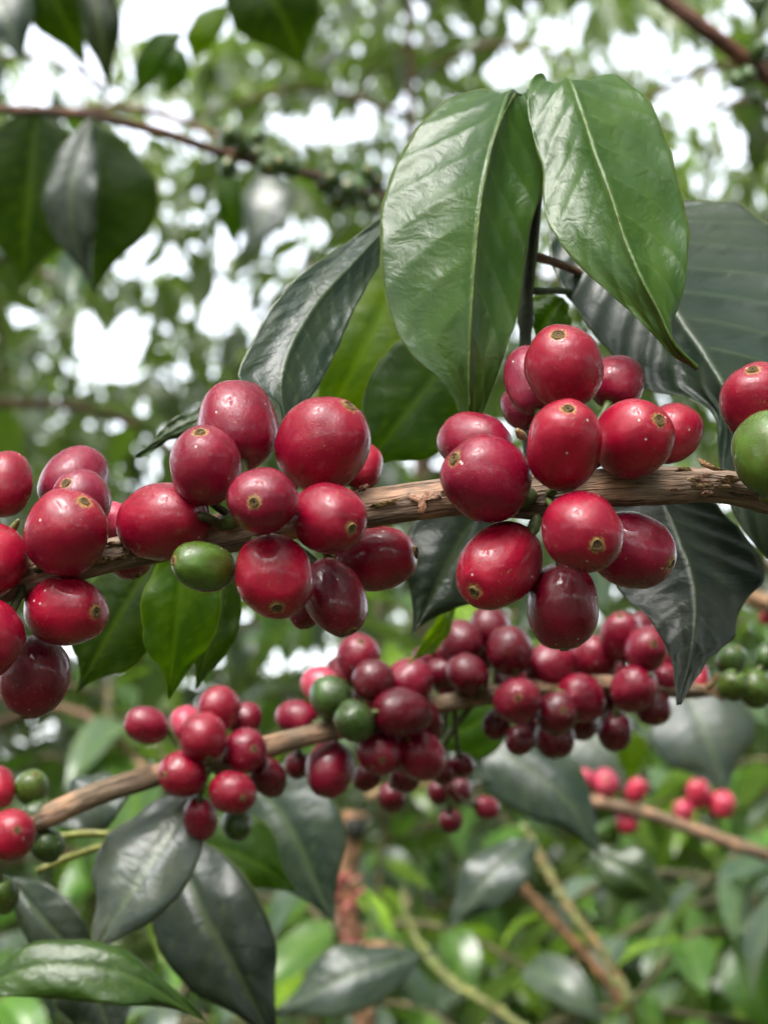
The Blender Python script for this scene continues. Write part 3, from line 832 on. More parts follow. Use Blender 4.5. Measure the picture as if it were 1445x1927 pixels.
E, F, G, I, H = (400, 1435), (700, 1355), (1040, 1297), (10, 1562), (1345, 1300)
g2 = 'cherries on the second branch'
SECOND = [
 [277, 1365, 34, 44, (-40, -14), -2, CRIM, .443, (345, 1445), 'lone crimson cherry sticking out on its own stalk beside the left crowded cluster'],
 [412, 1333, 41, 44, (16, -30), 2, RED, .443, E, 'red cherry on top of the cluster beside the lone stalked cherry'],
 [352, 1362, 30, 37, (-14, -28), 12, PINK, .443, E, 'pale pinkish cherry at the back, between the lone stalked cherry and its cluster'],
 [383, 1386, 44, 47, (-8, -22), -10, RED, .443, E, 'round glossy red cherry with small highlight, upper middle of its crowded cluster'],
 [462, 1354, 30, 34, (16, -26), 12, CRIM, .443, E, 'crimson cherry at the back of the cluster, against the pale branch'],
 [460, 1413, 42, 45, (22, -10), -4, CRIM, .443, E, 'crimson cherry covering the branch in the cluster of the lone stalked cherry'],
 [344, 1457, 43, 48, (-31, -4), -10, RED, .443, E, 'red cherry with its scar at the left, over the pale bark'],
 [438, 1491, 42, 49, (24, 4), -14, RED, .443, E, 'wide red cherry with bright highlight and scar, below the pale branch'],
 [505, 1462, 33, 44, (14, 38), 2, MAROON, .443, E, 'maroon cherry hanging at the side of the wide highlighted cherry'],
 [377, 1541, 32, 46, (0, 43), -6, CRIM, .443, E, 'slim crimson cherry hanging lowest beside a dark green one'],
 [446, 1550, 29, 32, (8, 26), 6, DGRN, .443, E, 'dark green unripe cherry under the wide highlighted red cherry'],
 [558, 1350, 33, 43, (-38, -8), 8, CRIM, .455, F, 'crimson cherry lying on the branch left of two green ones'],
 [607, 1292, 33, 40, (-28, -20), 14, PINK, .455, F, 'pinkish cherry behind the larger green one'],
 [625, 1313, 38, 40, (-8, -10), -4, DGRN, .455, F, 'larger unripe green cherry set among red ones'],
 [668, 1357, 34, 36, (4, 6), -14, DGRN, .455, F, 'smaller unripe green cherry sitting in front of the branch'],
 [674, 1238, 39, 41, (6, -34), 6, CRIM, .455, F, 'crimson cherry topping the cluster that holds two green cherries'],
 [703, 1280, 34, 37, (-4, -14), -6, MAROON, .455, F, 'small maroon cherry beside the larger green one'],
 [770, 1283, 40, 42, (20, -26), 4, CRIM, .455, F, None],
 [755, 1342, 44, 52, (36, 4), -8, MAROON, .455, F, None],
 [799, 1357, 31, 43, (10, 36), 6, MAROON, .455, F, None],
 [620, 1447, 40, 50, (-10, 46), 2, CRIM, .455, (650, 1370), 'pear shaped crimson cherry hanging by its stalk under the two green ones'],
 [714, 1416, 38, 41, (6, 8), -6, CRIM, .455, F, None],
 [790, 1421, 42, 46, (22, 34), -2, CRIM, .455, F, None],
 [738, 1500, 27, 31, (0, 30), 40, MAROON, .48, (740, 1350), 'blurred maroon cherry hanging below the crowd of the second branch'],
 [825, 1490, 22, 26, (-4, 24), 60, MAROON, .50, (820, 1335), 'small blurred maroon cherry, upper left of three dangling in the shade'],
 [865, 1487, 24, 26, (8, 22), 62, MAROON, .50, (850, 1330), None],
 [848, 1545, 22, 25, (4, 24), 58, MAROON, .50, (850, 1330), None],
 [915, 1520, 22, 28, (26, 6), 66, CRIM, .50, (900, 1320), 'crimson cherry apart from the dangling maroon trio'],
 [922, 1183, 36, 40, (-4, -36), 10, MAROON, .468, (920, 1310), None],
 [868, 1209, 35, 39, (-22, -26), 4, MAROON, .468, (900, 1313), None],
 [838, 1230, 24, 27, (-18, -16), 12, MAROON, .468, (880, 1315), None],
 [880, 1268, 34, 37, (-8, -8), -6, MAROON, .468, (900, 1312), None],
 [829, 1267, 25, 28, (-22, -2), 4, MAROON, .468, (870, 1318), None],
 [959, 1224, 40, 42, (-6, -24), -2, MAROON, .468, (960, 1303), None],
 [1036, 1252, 39, 46, (30, -22), 2, CRIM, .472, G, None],
 [1117, 1240, 38, 42, (12, -36), 6, CRIM, .472, (1100, 1292), None],
 [1169, 1198, 35, 46, (-8, -42), 4, CRIM, .476, (1180, 1289), None],
 [1216, 1221, 38, 45, (6, -14), -8, CRIM, .476, (1190, 1289), 'crimson cherry with scar facing out, beside the slate leaf tip'],
 [1246, 1234, 32, 40, (22, -22), 8, CRIM, .476, (1200, 1290), None],
 [1192, 1296, 38, 41, (-8, 8), -10, CRIM, .476, (1180, 1289), 'round crimson cherry in front of the thin branch end'],
 [1227, 1330, 31, 34, (12, 26), 2, MAROON, .476, (1210, 1292), None],
 [973, 1319, 39, 43, (-2, -12), -16, CRIM, .470, (1000, 1300), 'crimson cherry facing out with clear scar, front of the packed maroon cluster'],
 [1048, 1342, 36, 39, (8, -10), -12, MAROON, .472, G, None],
 [1092, 1314, 40, 44, (30, 10), -6, CRIM, .472, G, None],
 [934, 1363, 23, 27, (-12, 22), 4, MAROON, .470, (980, 1300), None],
 [978, 1392, 24, 27, (-4, 24), -4, MAROON, .470, (1000, 1300), None],
 [1043, 1388, 33, 37, (4, 32), 2, MAROON, .472, G, None],
 [1156, 1376, 31, 35, (0, 30), 2, MAROON, .476, (1160, 1288), 'maroon cherry dangling alone below the thin branch end'],
 [1253, 1279, 26, 30, (20, 4), 4, CRIM, .478, (1240, 1294), None],
 [1312, 1279, 22, 36, (8, -32), 4, BRIGHT, .48, (1300, 1299), 'narrow bright red cherry behind the slate leaf tip'],
 [1375, 1243, 29, 32, (10, -26), 4, DGRN, .48, H, 'green cherry uppermost in the unripe bunch at the branch end'],
 [1378, 1290, 28, 31, (-4, 18), -6, GRN, .48, H, None],
 [1421, 1297, 34, 37, (20, 18), 0, GRN, .48, H, None],
 [1443, 1235, 24, 30, (16, -20), 6, DGRN, .48, H, None],
 [-4, 1482, 33, 42, (-8, -38), 2, BRIGHT, .43, I, 'bright red cherry above the pink-red one at the near end of second branch'],
 [60, 1482, 32, 35, (12, -28), 6, GRN, .43, (40, 1555), 'green cherry above the second branch, beside a bright red one'],
 [20, 1572, 48, 55, (24, -19), -12, BRIGHT, .43, I, 'large bright red cherry with white highlight and clear scar beside three green ones'],
 [70, 1535, 29, 31, (14, -8), 2, DGRN, .43, (60, 1548), 'green cherry sitting against the bark, between two other green ones'],
 [90, 1592, 31, 33, (22, 16), 2, DGRN, .43, (60, 1548), 'dark green cherry just under the second branch'],
 [6, 1684, 30, 40, (0, 38), 2, GRN, .43, I, 'green cherry hanging alone under the large bright red one'],
]
for h in SECOND:
    if 560 < h[0] < 1300 and h[1] < 1460: h[2] *= 1.13; h[3] *= 1.13
relax(SECOND)
rest = iter('''crimson cherry behind the small maroon one, past the larger green cherry
big maroon cherry touching the smaller green one, lying over the branch
maroon cherry tucked behind the big maroon one on the second branch
crimson cherry just under the smaller green one, scar facing out
long crimson cherry slanting down below the big maroon one
small maroon cherry of the dangling trio, nearest the crimson one apart
lowest small maroon cherry of the dangling trio
maroon cherry crowning the packed cluster under the dark slate leaf
maroon cherry next to the crowning one, above two small ones
small maroon cherry at the outer edge of the packed cluster, behind a larger one
round maroon cherry facing out over the bark beside the smallest one
smallest maroon cherry touching the bark where the packed cluster starts
large maroon cherry with highlight just below the crowning one
crimson cherry directly beneath the lowest dark maroon cherry of the sharp cluster
crimson cherry standing on the thin branch below the sharp crimson white-spotted one
tall crimson cherry behind the scar-faced one beside the slate leaf tip
crimson cherry half covered by the slate leaf edge
maroon cherry under the round crimson one at the thin branch end
maroon cherry with faint scar under the branch, beside the clear-scarred crimson one
crimson cherry lying along the thin branch, pointing toward its end
small maroon cherry tucked under the clear-scarred crimson one
little maroon cherry in the dark bottom of the packed cluster
maroon cherry lowest in the packed cluster, below the faint-scarred one
small crimson cherry touching the slate leaf tip
green cherry touching the dry branch tip
biggest green cherry in the unripe bunch past the branch end
small dark green cherry behind the biggest of the unripe bunch'''.split('\n'))
for i, h in enumerate(SECOND):
    nx, ny, nd = nearest(SEC, *h[8])
    if h[8] == H: nx, ny, nd = 1352, 1296, .481
    lab = h[9]; grp = g2
    if lab is None: lab = next(rest)
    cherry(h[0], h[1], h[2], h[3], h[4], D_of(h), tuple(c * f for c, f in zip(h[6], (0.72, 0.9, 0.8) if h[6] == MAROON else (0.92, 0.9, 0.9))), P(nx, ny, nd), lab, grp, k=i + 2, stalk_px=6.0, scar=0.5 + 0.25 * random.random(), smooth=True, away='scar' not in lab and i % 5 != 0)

for i, (x, y, r) in enumerate(((642, 1268, 30), (735, 1312, 32), (690, 1322, 28), (835, 1300, 26), (1000, 1277, 32), (1075, 1284, 30), (1146, 1268, 30), (905, 1228, 30), (1010, 1372, 28), (1092, 1362, 28),
                              (1140, 1322, 26), (690, 1462, 24), (762, 1462, 26), (834, 1452, 22), (870, 1440, 20), (800, 1240, 22), (1090, 1225, 26), (1205, 1180, 24), (940, 1290, 28), (560, 1440, 22))):
    nx, ny, nd = nearest(SEC, x, y)
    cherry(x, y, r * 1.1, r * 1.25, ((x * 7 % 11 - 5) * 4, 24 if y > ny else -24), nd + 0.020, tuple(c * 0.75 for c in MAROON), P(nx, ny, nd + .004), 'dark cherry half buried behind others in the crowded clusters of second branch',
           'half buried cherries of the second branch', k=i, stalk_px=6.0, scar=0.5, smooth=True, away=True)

# dry calyx rags at the branch tip
for k in range(6):
    a = random.uniform(-1, 1)
    tube('dry_scale', [P(1320, 1300, .480), P(1338 + 6 * a, 1296 + 10 * a, .479), P(1356 + 8 * a, 1280 + 34 * (a + 0.3), .478)], [8e-4, 9e-4, 2e-4], M_BARK, r2, (0.40, 0.27, 0.15), n=8, seg=6)
# leaves of the second branch
PALE = (0.052, 0.072, 0.054)  # leaf albedo lifted to put sky sheen into the colour
blade(r2, [(372, 1475, 118), (300, 1600, 112), (232, 1705, 112), (164, 1812, 120)], 185, (0.085, 0.105, 0.085), None, 'silvery pointed leaf hanging under the second branch', fold=0.2, sheen=1.0, skew=0.2, seed=20)  # base colour paled further in place of bright sky sheen
blade(r2, [(330, 1560, 170), (372, 1700, 160), (440, 1820, 160), (530, 1985, 170)], 200, (0.018, 0.030, 0.018), None, 'broad dark leaf hanging behind the silvery one', fold=0.15, seed=21)
blade(r2, [(330, 1590, 200), (420, 1600, 190), (490, 1630, 188), (560, 1672, 195)], 150, GREEN, M_THIN, fold=0.3, sheen=0.3, seed=22)
blade(r2, [(-60, 1870, 95), (60, 1822, 90), (220, 1830, 90), (395, 1925, 100)], 120, GREEN, None, 'arching green leaf with pale upper face below the silvery leaf', fold=0.3, sheen=1.0, seed=23)
blade(r2, [(20, 1650, 150), (90, 1740, 146), (205, 1850, 150)], 110, OLD, None, fold=0.3, seed=24)
blade(r2, [(140, 1760, 170), (170, 1850, 168), (230, 1990, 172)], 150, OLD, None, fold=0.2, seed=24.5)
blade(r2, [(450, 1430, 230), (545, 1560, 222), (632, 1745, 230)], 190, SLATE, None, fold=0.2, seed=25)
blade(r2, [(250, 1470, 160), (180, 1500, 160), (90, 1560, 165)], 120, PALE, None, fold=0.2, sheen=1.0, seed=26)
blade(r2, [(560, 1400, 180), (520, 1425, 178), (440, 1470, 180)], 40, LIME, M_THIN, fold=0.3, seed=27)
blade(r2, [(620, 1440, 250), (560, 1520, 246), (520, 1600, 250)], 160, DARK, M_THIN, fold=0.3, seed=27.5)
blade(r2, [(960, 1330, 230), (880, 1370, 226), (800, 1400, 230)], 130, GREEN, M_THIN, fold=0.2, seed=28)
blade(r2, [(880, 1290, 300), (950, 1270, 296), (1040, 1200, 300)], 140, LIME, M_THIN, fold=0.2, seed=28.5)
for (x0, y0, x1, y1) in ((210, 1570, 110, 1575), (200, 1590, 70, 1640)):
    tube('petiole', [P(x0, y0, .46), P((x0 + x1) / 2, (y0 + y1) / 2 - 4, .46), P(x1, y1, .458)], [11e-4, 12e-4, 10e-4], M_STALK, r2, (0.24, 0.26, 0.05), n=10, seg=8)

# ------------------------------------------------------------------ third branch with a few pale red cherries
D2 = 0.85
THI = [(820, 1440, .84), (900, 1470, .84), (980, 1492, .845), (1090, 1505, .85), (1200, 1526, .855), (1300, 1560, .86), (1400, 1595, .865), (1560, 1650, .87), (2000, 1800, .89)]
r3 = empty('coffee_branch', P(*THI[0]))
meta(r3, 'thin bare tan branch sloping down behind the pointed slate leaf, few pale red cherries', 'branch')
tube('bark', [P(*q) for q in THI], [12.5 * q[2] / FPX for q in THI], M_BARK, r3, (0.32, 0.225, 0.155), n=60, seg=12, rough=0.06, freq=200)
PALER = (0.44, 0.022, 0.055)
for i, (x, y, r, L, tip, lab) in enumerate((
   (901, 1437, 22, 25, (-10, -18), 'pale red cherry high on the thin tan branch, left of another'), (932, 1452, 22, 24, (12, -16), 'pale red cherry on the thin tan branch above the pointed slate leaf'),
   (1099, 1466, 19, 21, (-14, -8), 'faint pink cherry half hidden behind the pointed slate leaf'), (1138, 1474, 27, 29, (-2, -14), 'round pale red cherry on the thin tan branch next to a faint pink one'),
   (1197, 1488, 20, 28, (10, -24), 'narrow red cherry standing upright on the thin tan branch'), (1179, 1545, 22, 26, (2, 22), 'pale red cherry hanging under the thin tan branch'),
   (1313, 1494, 23, 31, (-6, -28), 'oval pale red cherry standing over two others on the sloping tan branch'), (1357, 1514, 26, 28, (14, 4), 'round pale red cherry beside the standing oval one'),
   (1285, 1525, 20, 23, (-14, -12), 'small pink cherry low beside the standing oval one'), (1442, 1162, 14, 17, (4, -12), 'tiny red cherry by the tan twig beside the slate leaf'))):
    D = .845 + (x - 900) * 5e-5
    nx, ny, nd = nearest(THI, x + 10, y + 30)
    if y < 1200: nx, ny, nd = 1450, 1130, .86
    cherry(x, y, r, L, tip, D, PALER if 'pink' not in lab else PINK, P(nx, ny, nd), lab, 'pale red cherries on the thin tan branch', parts=True, stalk_px=5.0, k=i)
blade(r3, [(840, 1372, 330), (955, 1425, 320), (1060, 1500, 318), (1136, 1622, 326)], 150, SLATE, None, 'pointed slate leaf slanting down across the thin tan branch', fold=0.25, sheen=1.0, seed=30, base=.32)
blade(r3, [(1280, 1270, 640), (1330, 1390, 632), (1370, 1500, 640)], 200, PALE, None, 'large blurred grey leaf above the standing oval cherry', fold=0.15, sheen=1.0, seed=31)
blade(r3, [(1060, 1330, 700), (1150, 1420, 692), (1235, 1500, 700)], 170, PALE, None, fold=0.15, sheen=1.0, seed=32)
blade(r3, [(1170, 1370, 440), (1190, 1420, 438), (1180, 1470, 440)], 60, LIME, M_THIN, fold=0.2, seed=33)
blade(r3, [(1010, 1580, 480), (930, 1640, 472), (838, 1750, 480)], 110, SLATE, None, fold=0.2, sheen=1.0, seed=34)
blade(r3, [(1110, 1600, 520), (1180, 1640, 512), (1260, 1700, 520)], 100, DARK, None, fold=0.2, sheen=0.6, seed=35)
blade(r3, [(790, 1796, 420), (660, 1835, 412), (510, 1915, 420)], 130, SLATE, None, fold=0.25, sheen=1.0, seed=36)
blade(r3, [(850, 1395, 300), (880, 1440, 296), (930, 1480, 300)], 70, PALE, None, fold=0.2, sheen=1.0, seed=37)
tube('twig', [P(1400, 1120, .86), P(1450, 1140, .86), P(1560, 1180, .87)], [.0045, .005, .005], M_BARK, r3, (0.42, 0.27, 0.16), n=16, seg=10)

# ------------------------------------------------------------------ upper left branch with large dark leaves
UPL = [(-600, 150, .80), (-120, 190, .80), (0, 205, .80), (150, 215, .80), (300, 248, .82), (420, 288, .84), (560, 322, .86), (640, 345, .87), (740, 378, .89), (900, 420, .92)]
r4 = empty('coffee_branch', P(*UPL[0]))
meta(r4, 'reddish brown branch high up with broad dark leaves hanging and unripe green bunches', 'branch')
tube('bark', [P(*q) for q in UPL], [9.5 * q[2] / FPX for q in UPL], M_BARK, r4, (0.13, 0.075, 0.055), n=80, seg=12, rough=0.06, freq=200)
b4 = .80
blade(r4, [(70, 195, 20), (58, 350, 12), (42, 545, 14)], 235, DARK, M_THIN, 'broad dark green leaf hanging from the upper branch beside one with a grey sheen blade', fold=-0.1, tilt=-0.25, base=b4, seed=40)
blade(r4, [(172, 222, 5), (162, 370, -4), (178, 560, 0)], 215, DARK, M_THIN, 'broad dark green leaf hanging behind its added grey sheen blade', fold=0.05, skew=-0.28, tilt=-0.2, base=b4, seed=41)
blade(r4, [(168, 222, -20), (132, 380, -34), (174, 552, -30)], 100, OLD, None, 'narrow grey blade added for the sheen on the broad dark leaf', fold=0.1, tilt=0.0, sheen=0.35, base=b4, seed=41.5)  # extra blade stands in for sky sheen on the broad leaf's left half
blade(r4, [(430, -90, 60), (520, 10, 50), (574, 132, 60)], 175, DARK, M_THIN, 'dark leaf tip hanging down from above the upper branch', fold=0.1, tilt=-0.3, base=b4, seed=42)
blade(r4, [(160, -80, 30), (188, 40, 20), (206, 178, 30)], 75, OLD, M_THIN, fold=0.4, tilt=0.1, base=b4, seed=43)
blade(r4, [(60, -120, 60), (105, 0, 50), (165, 120, 60)], 130, DARK, M_THIN, fold=0.2, tilt=-0.3, base=b4, seed=44)
blade(r4, [(-40, -60, 50), (10, 30, 40), (48, 120, 50)], 130, SLATE, None, fold=0.2, sheen=1.0, base=b4, seed=45)
blade(r4, [(345, 60, 300), (300, 90, 292), (246, 195, 300)], 56, GREEN, M_THIN, fold=0.3, tilt=-0.2, base=b4, seed=46)
blade(r4, [(300, 80, 330), (328, 120, 320), (306, 190, 330)], 56, GREEN, M_THIN, fold=0.3, tilt=-0.2, base=b4, seed=46.5)
blade(r4, [(430, 10, 340), (380, 60, 330), (360, 130, 340)], 60, LIME, M_THIN, fold=0.3, tilt=-0.2, base=b4, seed=47)
blade(r4, [(500, 310, 500), (500, 390, 490), (460, 480, 500)], 100, PALE, M_BG, fold=0.2, sheen=1.0, base=b4, seed=48)
blade(r4, [(425, 300, 420), (432, 380, 410), (445, 480, 420)], 50, GREEN, M_THIN, fold=0.3, tilt=-0.2, base=b4, seed=49)
gi = 0
for (cx, cy, n, sx, sy) in ((488, 285, 15, 62, 34), (655, 352, 14, 60, 38)):
    for k in range(n):
        x = cx + random.uniform(-sx, sx); y = cy + random.uniform(-sy, sy)
        nx, ny, nd = nearest(UPL, x, y)
        cherry(x, y, random.uniform(16, 22), random.uniform(20, 27), (random.uniform(-12, 12), random.uniform(-12, 12)), nd + random.uniform(-.02, .015), DGRN, P(nx, ny, nd),
               'tiny unripe green cherry in the upper branch bunch ' + ('next to its hanging leaves' if cx < 600 else 'close to the young leaf pair'), 'unripe bunches on the upper branch' if cx < 600 else 'unripe bunch near the young pair', parts=False, k=gi)
        gi += 1

UPR = [(950, -300, .85), (1180, -60, .85), (1260, 5, .85), (1330, 58, .85), (1400, 112, .86), (1470, 165, .87), (1560, 230, .88), (1950, 480, .90)]
r5 = empty('coffee_branch', P(*UPR[0]))
meta(r5, 'thick reddish branch crossing the top right corner with a few green cherries', 'branch')
tube('bark', [P(*q) for q in UPR], [16 * q[2] / FPX for q in UPR], M_BARK, r5, (0.17, 0.085, 0.06), n=50, seg=12, rough=0.06, freq=200)
for i, (x, y, r, lab) in enumerate(((1385, 150, 17, 'green cherry below the corner branch, upper of three'), (1420, 182, 16, 'green cherry below the corner branch, lower of three'), (1428, 95, 18, 'green cherry above the corner branch'),
                                    (1408, 140, 15, 'small green cherry touching the corner branch'))):
    nx, ny, nd = nearest(UPR, x, y)
    cherry(x, y, r, r * 1.25, (4, r if y > 130 else -r), nd - .01, DGRN, P(nx, ny, nd), lab, 'green cherries on the corner branch', parts=False, k=i)
blade(r5, [(1430, -60, 20), (1425, 0, 10), (1432, 55, 20)], 60, DARK, None, fold=0.3, base=.85, seed=50)

# ------------------------------------------------------------------ coffee trees behind
def lib_leaf(seed, fold, droop, n=14, h=3):
    verts, att, faces = [], [], []
    for i in range(n + 1):
        u = i / n
        p = math.sin(math.pi * u ** 0.85) ** 0.9
        if u > 0.78: p *= 1 - 0.5 * (u - 0.78) / 0.22
        w = 0.205 * p + 0.004
        y = math.sin(u * droop) / droop; z = -(1 - math.cos(u * droop)) / droop
        for j in range(-h, h + 1):
            v = j / h
            zz = z + fold * w * abs(v) + 0.018 * math.sin(u * 11 + seed + (2 if v > 0 else 0)) * abs(v) + 0.010 * math.cos(2 * math.pi * (u * 7 - abs(v))) * abs(v) * (1 - abs(v)) * 2
            verts.append((w * v + 0.02 * math.sin(u * 3 + seed), y, zz))
            att.append((u, v, math.exp(-(v / 0.12) ** 2)))
    m = 2 * h + 1
    for i in range(n):
        for j in range(m - 1):
            a = i * m + j
            faces.append((a, a + 1, a + m + 1, a + m))
    return verts, faces, att

LIB = []
for k, (fo, dr) in enumerate(((0.25, 0.7), (0.45, 1.1), (0.15, 0.5), (0.35, 1.5), (0.6, 0.9))):
    v, f, a = lib_leaf(k * 2.1, fo, dr)
    LIB.append(mesh('leaf', v, f, M_BG, attrs={'lv': ('FLOAT_VECTOR', a)}))

HOLES = [(215, 640, 95, 85), (330, 30, 130, 75), (70, 85, 45, 70), (160, 110, 50, 60), (420, 570, 70, 45), (300, 215, 75, 45), (640, 222, 75, 48), (545, 222, 50, 36), (1215, 80, 85, 55), (1310, 170, 75, 60),
         (130, 760, 40, 24), (520, 450, 26, 60), (1395, 260, 45, 50), (60, 1365, 50, 45), (620, 1232, 30, 26), (270, 480, 50, 40), (560, 480, 40, 35), (730, 180, 40, 30), (960, 110, 70, 45), (400, 390, 30, 28), (60, 580, 55, 30), (1060, 60, 60, 40)]

def in_hole(px, py, pad=0.0):
    for (x, y, a, b) in HOLES:
        if ((px - x) / (a + pad)) ** 2 + ((py - y) / (b + pad)) ** 2 < 1: return True
    return False

def leaf_matrix(pos, d, up, length, roll=0.0):
    d = d.normalized()
    x = d.cross(up)
    if x.length < 1e-4: x = Vector((1, 0, 0))
    x.normalize()
    z = x.cross(d)
    x2 = x * math.cos(roll) + z * math.sin(roll)
    z2 = x2.cross(d)
    return Matrix(((x2.x, d.x, z2.x, pos.x), (x2.y, d.y, z2.y, pos.y), (x2.z, d.z, z2.z, pos.z), (0, 0, 0, 1))) @ Matrix.Diagonal((length, length, length, 1))

PAL = [DARK, GREEN, OLD, SLATE, GREEN, LIME, DARK, PALE, YOUNG]
BUSH = [GREEN, LIME, SLATE, YOUNG, PALE, YOUNG, LIME, GREEN, (0.05, 0.08, 0.04)]
def coffee_tree(x, y, h, label, nlat, reach, z0=0.3, seed=0, llen=0.13, pal=PAL, limit=290, bark=(0.22, 0.15, 0.10), mat=M_BARK):
    rnd = random.Random(seed)
    r = empty('coffee_tree', (x, y, 0))
    meta(r, label, 'tree', 'coffee trees behind the fruiting branches')
    lean = Vector((rnd.uniform(-.08, .08), rnd.uniform(-.05, .05), 0))
    tp = [Vector((x, y, -0.02)), Vector((x, y, h * 0.5)) + lean * 0.5, Vector((x, y, h)) + lean]
    tube('trunk', tp, [0.020, 0.014, 0.006] if h > 2 else [0.010, 0.008, 0.004], mat, r, bark, n=24, seg=10, rough=0.08, freq=60)
    cnt = 0
    rest_v, rest_f, rest_a, rest_r = [], [], [], []
    lv, lf, la = LOWLEAF
    for k in range(nlat):
        f = (k + 0.5) / nlat
        z = z0 + (h - z0) * f
        az = k * 2.39996 + rnd.uniform(-.3, .3)
        ln = reach * (1.0 - 0.55 * f) * rnd.uniform(.75, 1.1)
        st = Vector((x, y, z)) + lean * (z / h)
        o = Vector((math.cos(az), math.sin(az), 0))
        bp = [st, st + o * ln * .5 + Vector((0, 0, .05 * ln)), st + o * ln + Vector((0, 0, -.18 * ln))]
        pj = [proj(q) for q in bp]
        if any(q and -300 < q[0] < 1750 and -300 < q[1] < 2230 and q[2] > 0.95 for q in pj):
            tube('limb', bp, [.006, .005, .003] if h > 2 else [.0034, .003, .002], mat, r, bark, n=10, seg=6, rough=0.05, freq=80)
        c = catmull(bp, 30)
        npair = max(3, int(ln / 0.055))
        for p in range(npair):
            t = (p + 0.7) / npair
            pos = Vector(c[min(29, int(t * 29))])
            for s in (-1, 1):
                side = Vector((-o.y, o.x, 0)) * s
                d = side * rnd.uniform(.5, 1.0) + o * rnd.uniform(.2, .9) + Vector((0, 0, rnd.uniform(-.75, .15)))
                up = Vector((rnd.uniform(-.35, .35), rnd.uniform(-.35, .35), 1))
                L = llen * rnd.uniform(.6, 1.15)
                ctr = pos + d.normalized() * L * .5
                q = proj(ctr)
                if q and q[2] < 0.95 and abs(q[0] - 722) < 900 + 500 and -500 < q[1] < 2400: continue
                if (ctr - CAM).length < 0.5: continue
                inside = q and -120 < q[0] < 1565 and -120 < q[1] < 2047
                if inside and in_hole(q[0], q[1], 0.28 * L * FPX / q[2]): continue
                Mx = leaf_matrix(pos, d, up, L, rnd.uniform(-.4, .4))
                if inside and cnt < limit:
                    lo = bpy.data.objects.new('leaf', LIB[rnd.randrange(5)])
                    COL.objects.link(lo)
                    lo.parent = r
                    lo.matrix_basis = Matrix.Translation((-x, -y, 0)) @ Mx
                    cc = pal[rnd.randrange(len(pal))]
                    g = rnd.uniform(.95, 1.7) * (1.0 if h > 2 else 1.35)
                    lo.color = (cc[0] * g, cc[1] * g, cc[2] * g, 1)
                    cnt += 1
                else:
                    b = len(rest_v)
                    rest_v += [Mx @ Vector(w) for w in lv]
                    rest_f += [tuple(b + i for i in ff) for ff in lf]
                    rest_a += la
                    rest_r += [rnd.random()] * len(lv)
    if rest_v:
        o = link('foliage', mesh('foliage', rest_v, rest_f, M_FAR, attrs={'lv': ('FLOAT_VECTOR', rest_a), 'rnd': ('FLOAT', rest_r)}), r, color=(0.016, 0.032, 0.009))
        o['kind'] = 'stuff'
    return r

LOWLEAF = lib_leaf(0.5, 0.3, 0.8, n=6, h=1)
TREES = [
 (-0.42, 1.75, 2.55, 'leafy coffee tree behind the dark hanging leaves of the upper branch', 26, .62),
 (0.55, 2.05, 2.75, 'coffee tree with bright gaps in its crown behind the young leaf pair', 26, .66),
 (0.10, 2.75, 3.1, 'coffee tree standing behind the bare bark of the branch in focus', 30, .75),
 (-0.95, 2.85, 3.0, 'coffee tree beside the large bright opening of white sky', 28, .8),
 (1.10, 3.1, 3.3, 'tall coffee tree behind the reddish corner branch', 30, .8),
 (0.35, 1.35, 1.60, 'low coffee bush with glossy leaves under the thin tan branch', 14, .50),
 (-0.30, 1.55, 1.62, 'low shaded coffee bush behind the broad dark leaf', 14, .50),
 (0.62, 1.75, 1.80, 'coffee bush with pale sheen leaves behind the mossy stems', 16, .55),
 (0.05, 2.0, 1.80, 'coffee bush behind the stump of a pruned stem', 16, .55),
 (-0.65, 2.2, 1.95, 'coffee bush seen past the lone stalked cherry', 16, .55),
 (0.20, 1.22, 1.46, 'small leaved coffee seedling under the pointed slate leaf', 12, .34),
 (-0.10, 1.30, 1.44, 'small leaved coffee seedling beside the pruned stump', 12, .34),
 (0.30, 2.1, 1.70, 'coffee bush filling the shade behind the seedlings', 14, .5),
 (0.85, 2.4, 1.85, 'coffee bush beyond the round pale red cherry', 16, .55),
 (0.46, 1.30, 1.50, 'small leaved coffee seedling below the round pale red cherry', 12, .34),
]
for i, (x, y, h, lab, nl, rc) in enumerate(TREES):
    coffee_tree(x, y, h, lab, nl + (0 if h > 2 else 12), rc, z0=0.9 if h > 2 else 1.0, seed=100 + i, pal=PAL if h > 2 else BUSH, bark=(0.22, 0.15, 0.10) if h > 2 else (0.11, 0.11, 0.055), llen=.13 if h > 2 else (.075 if rc < .4 else .10))

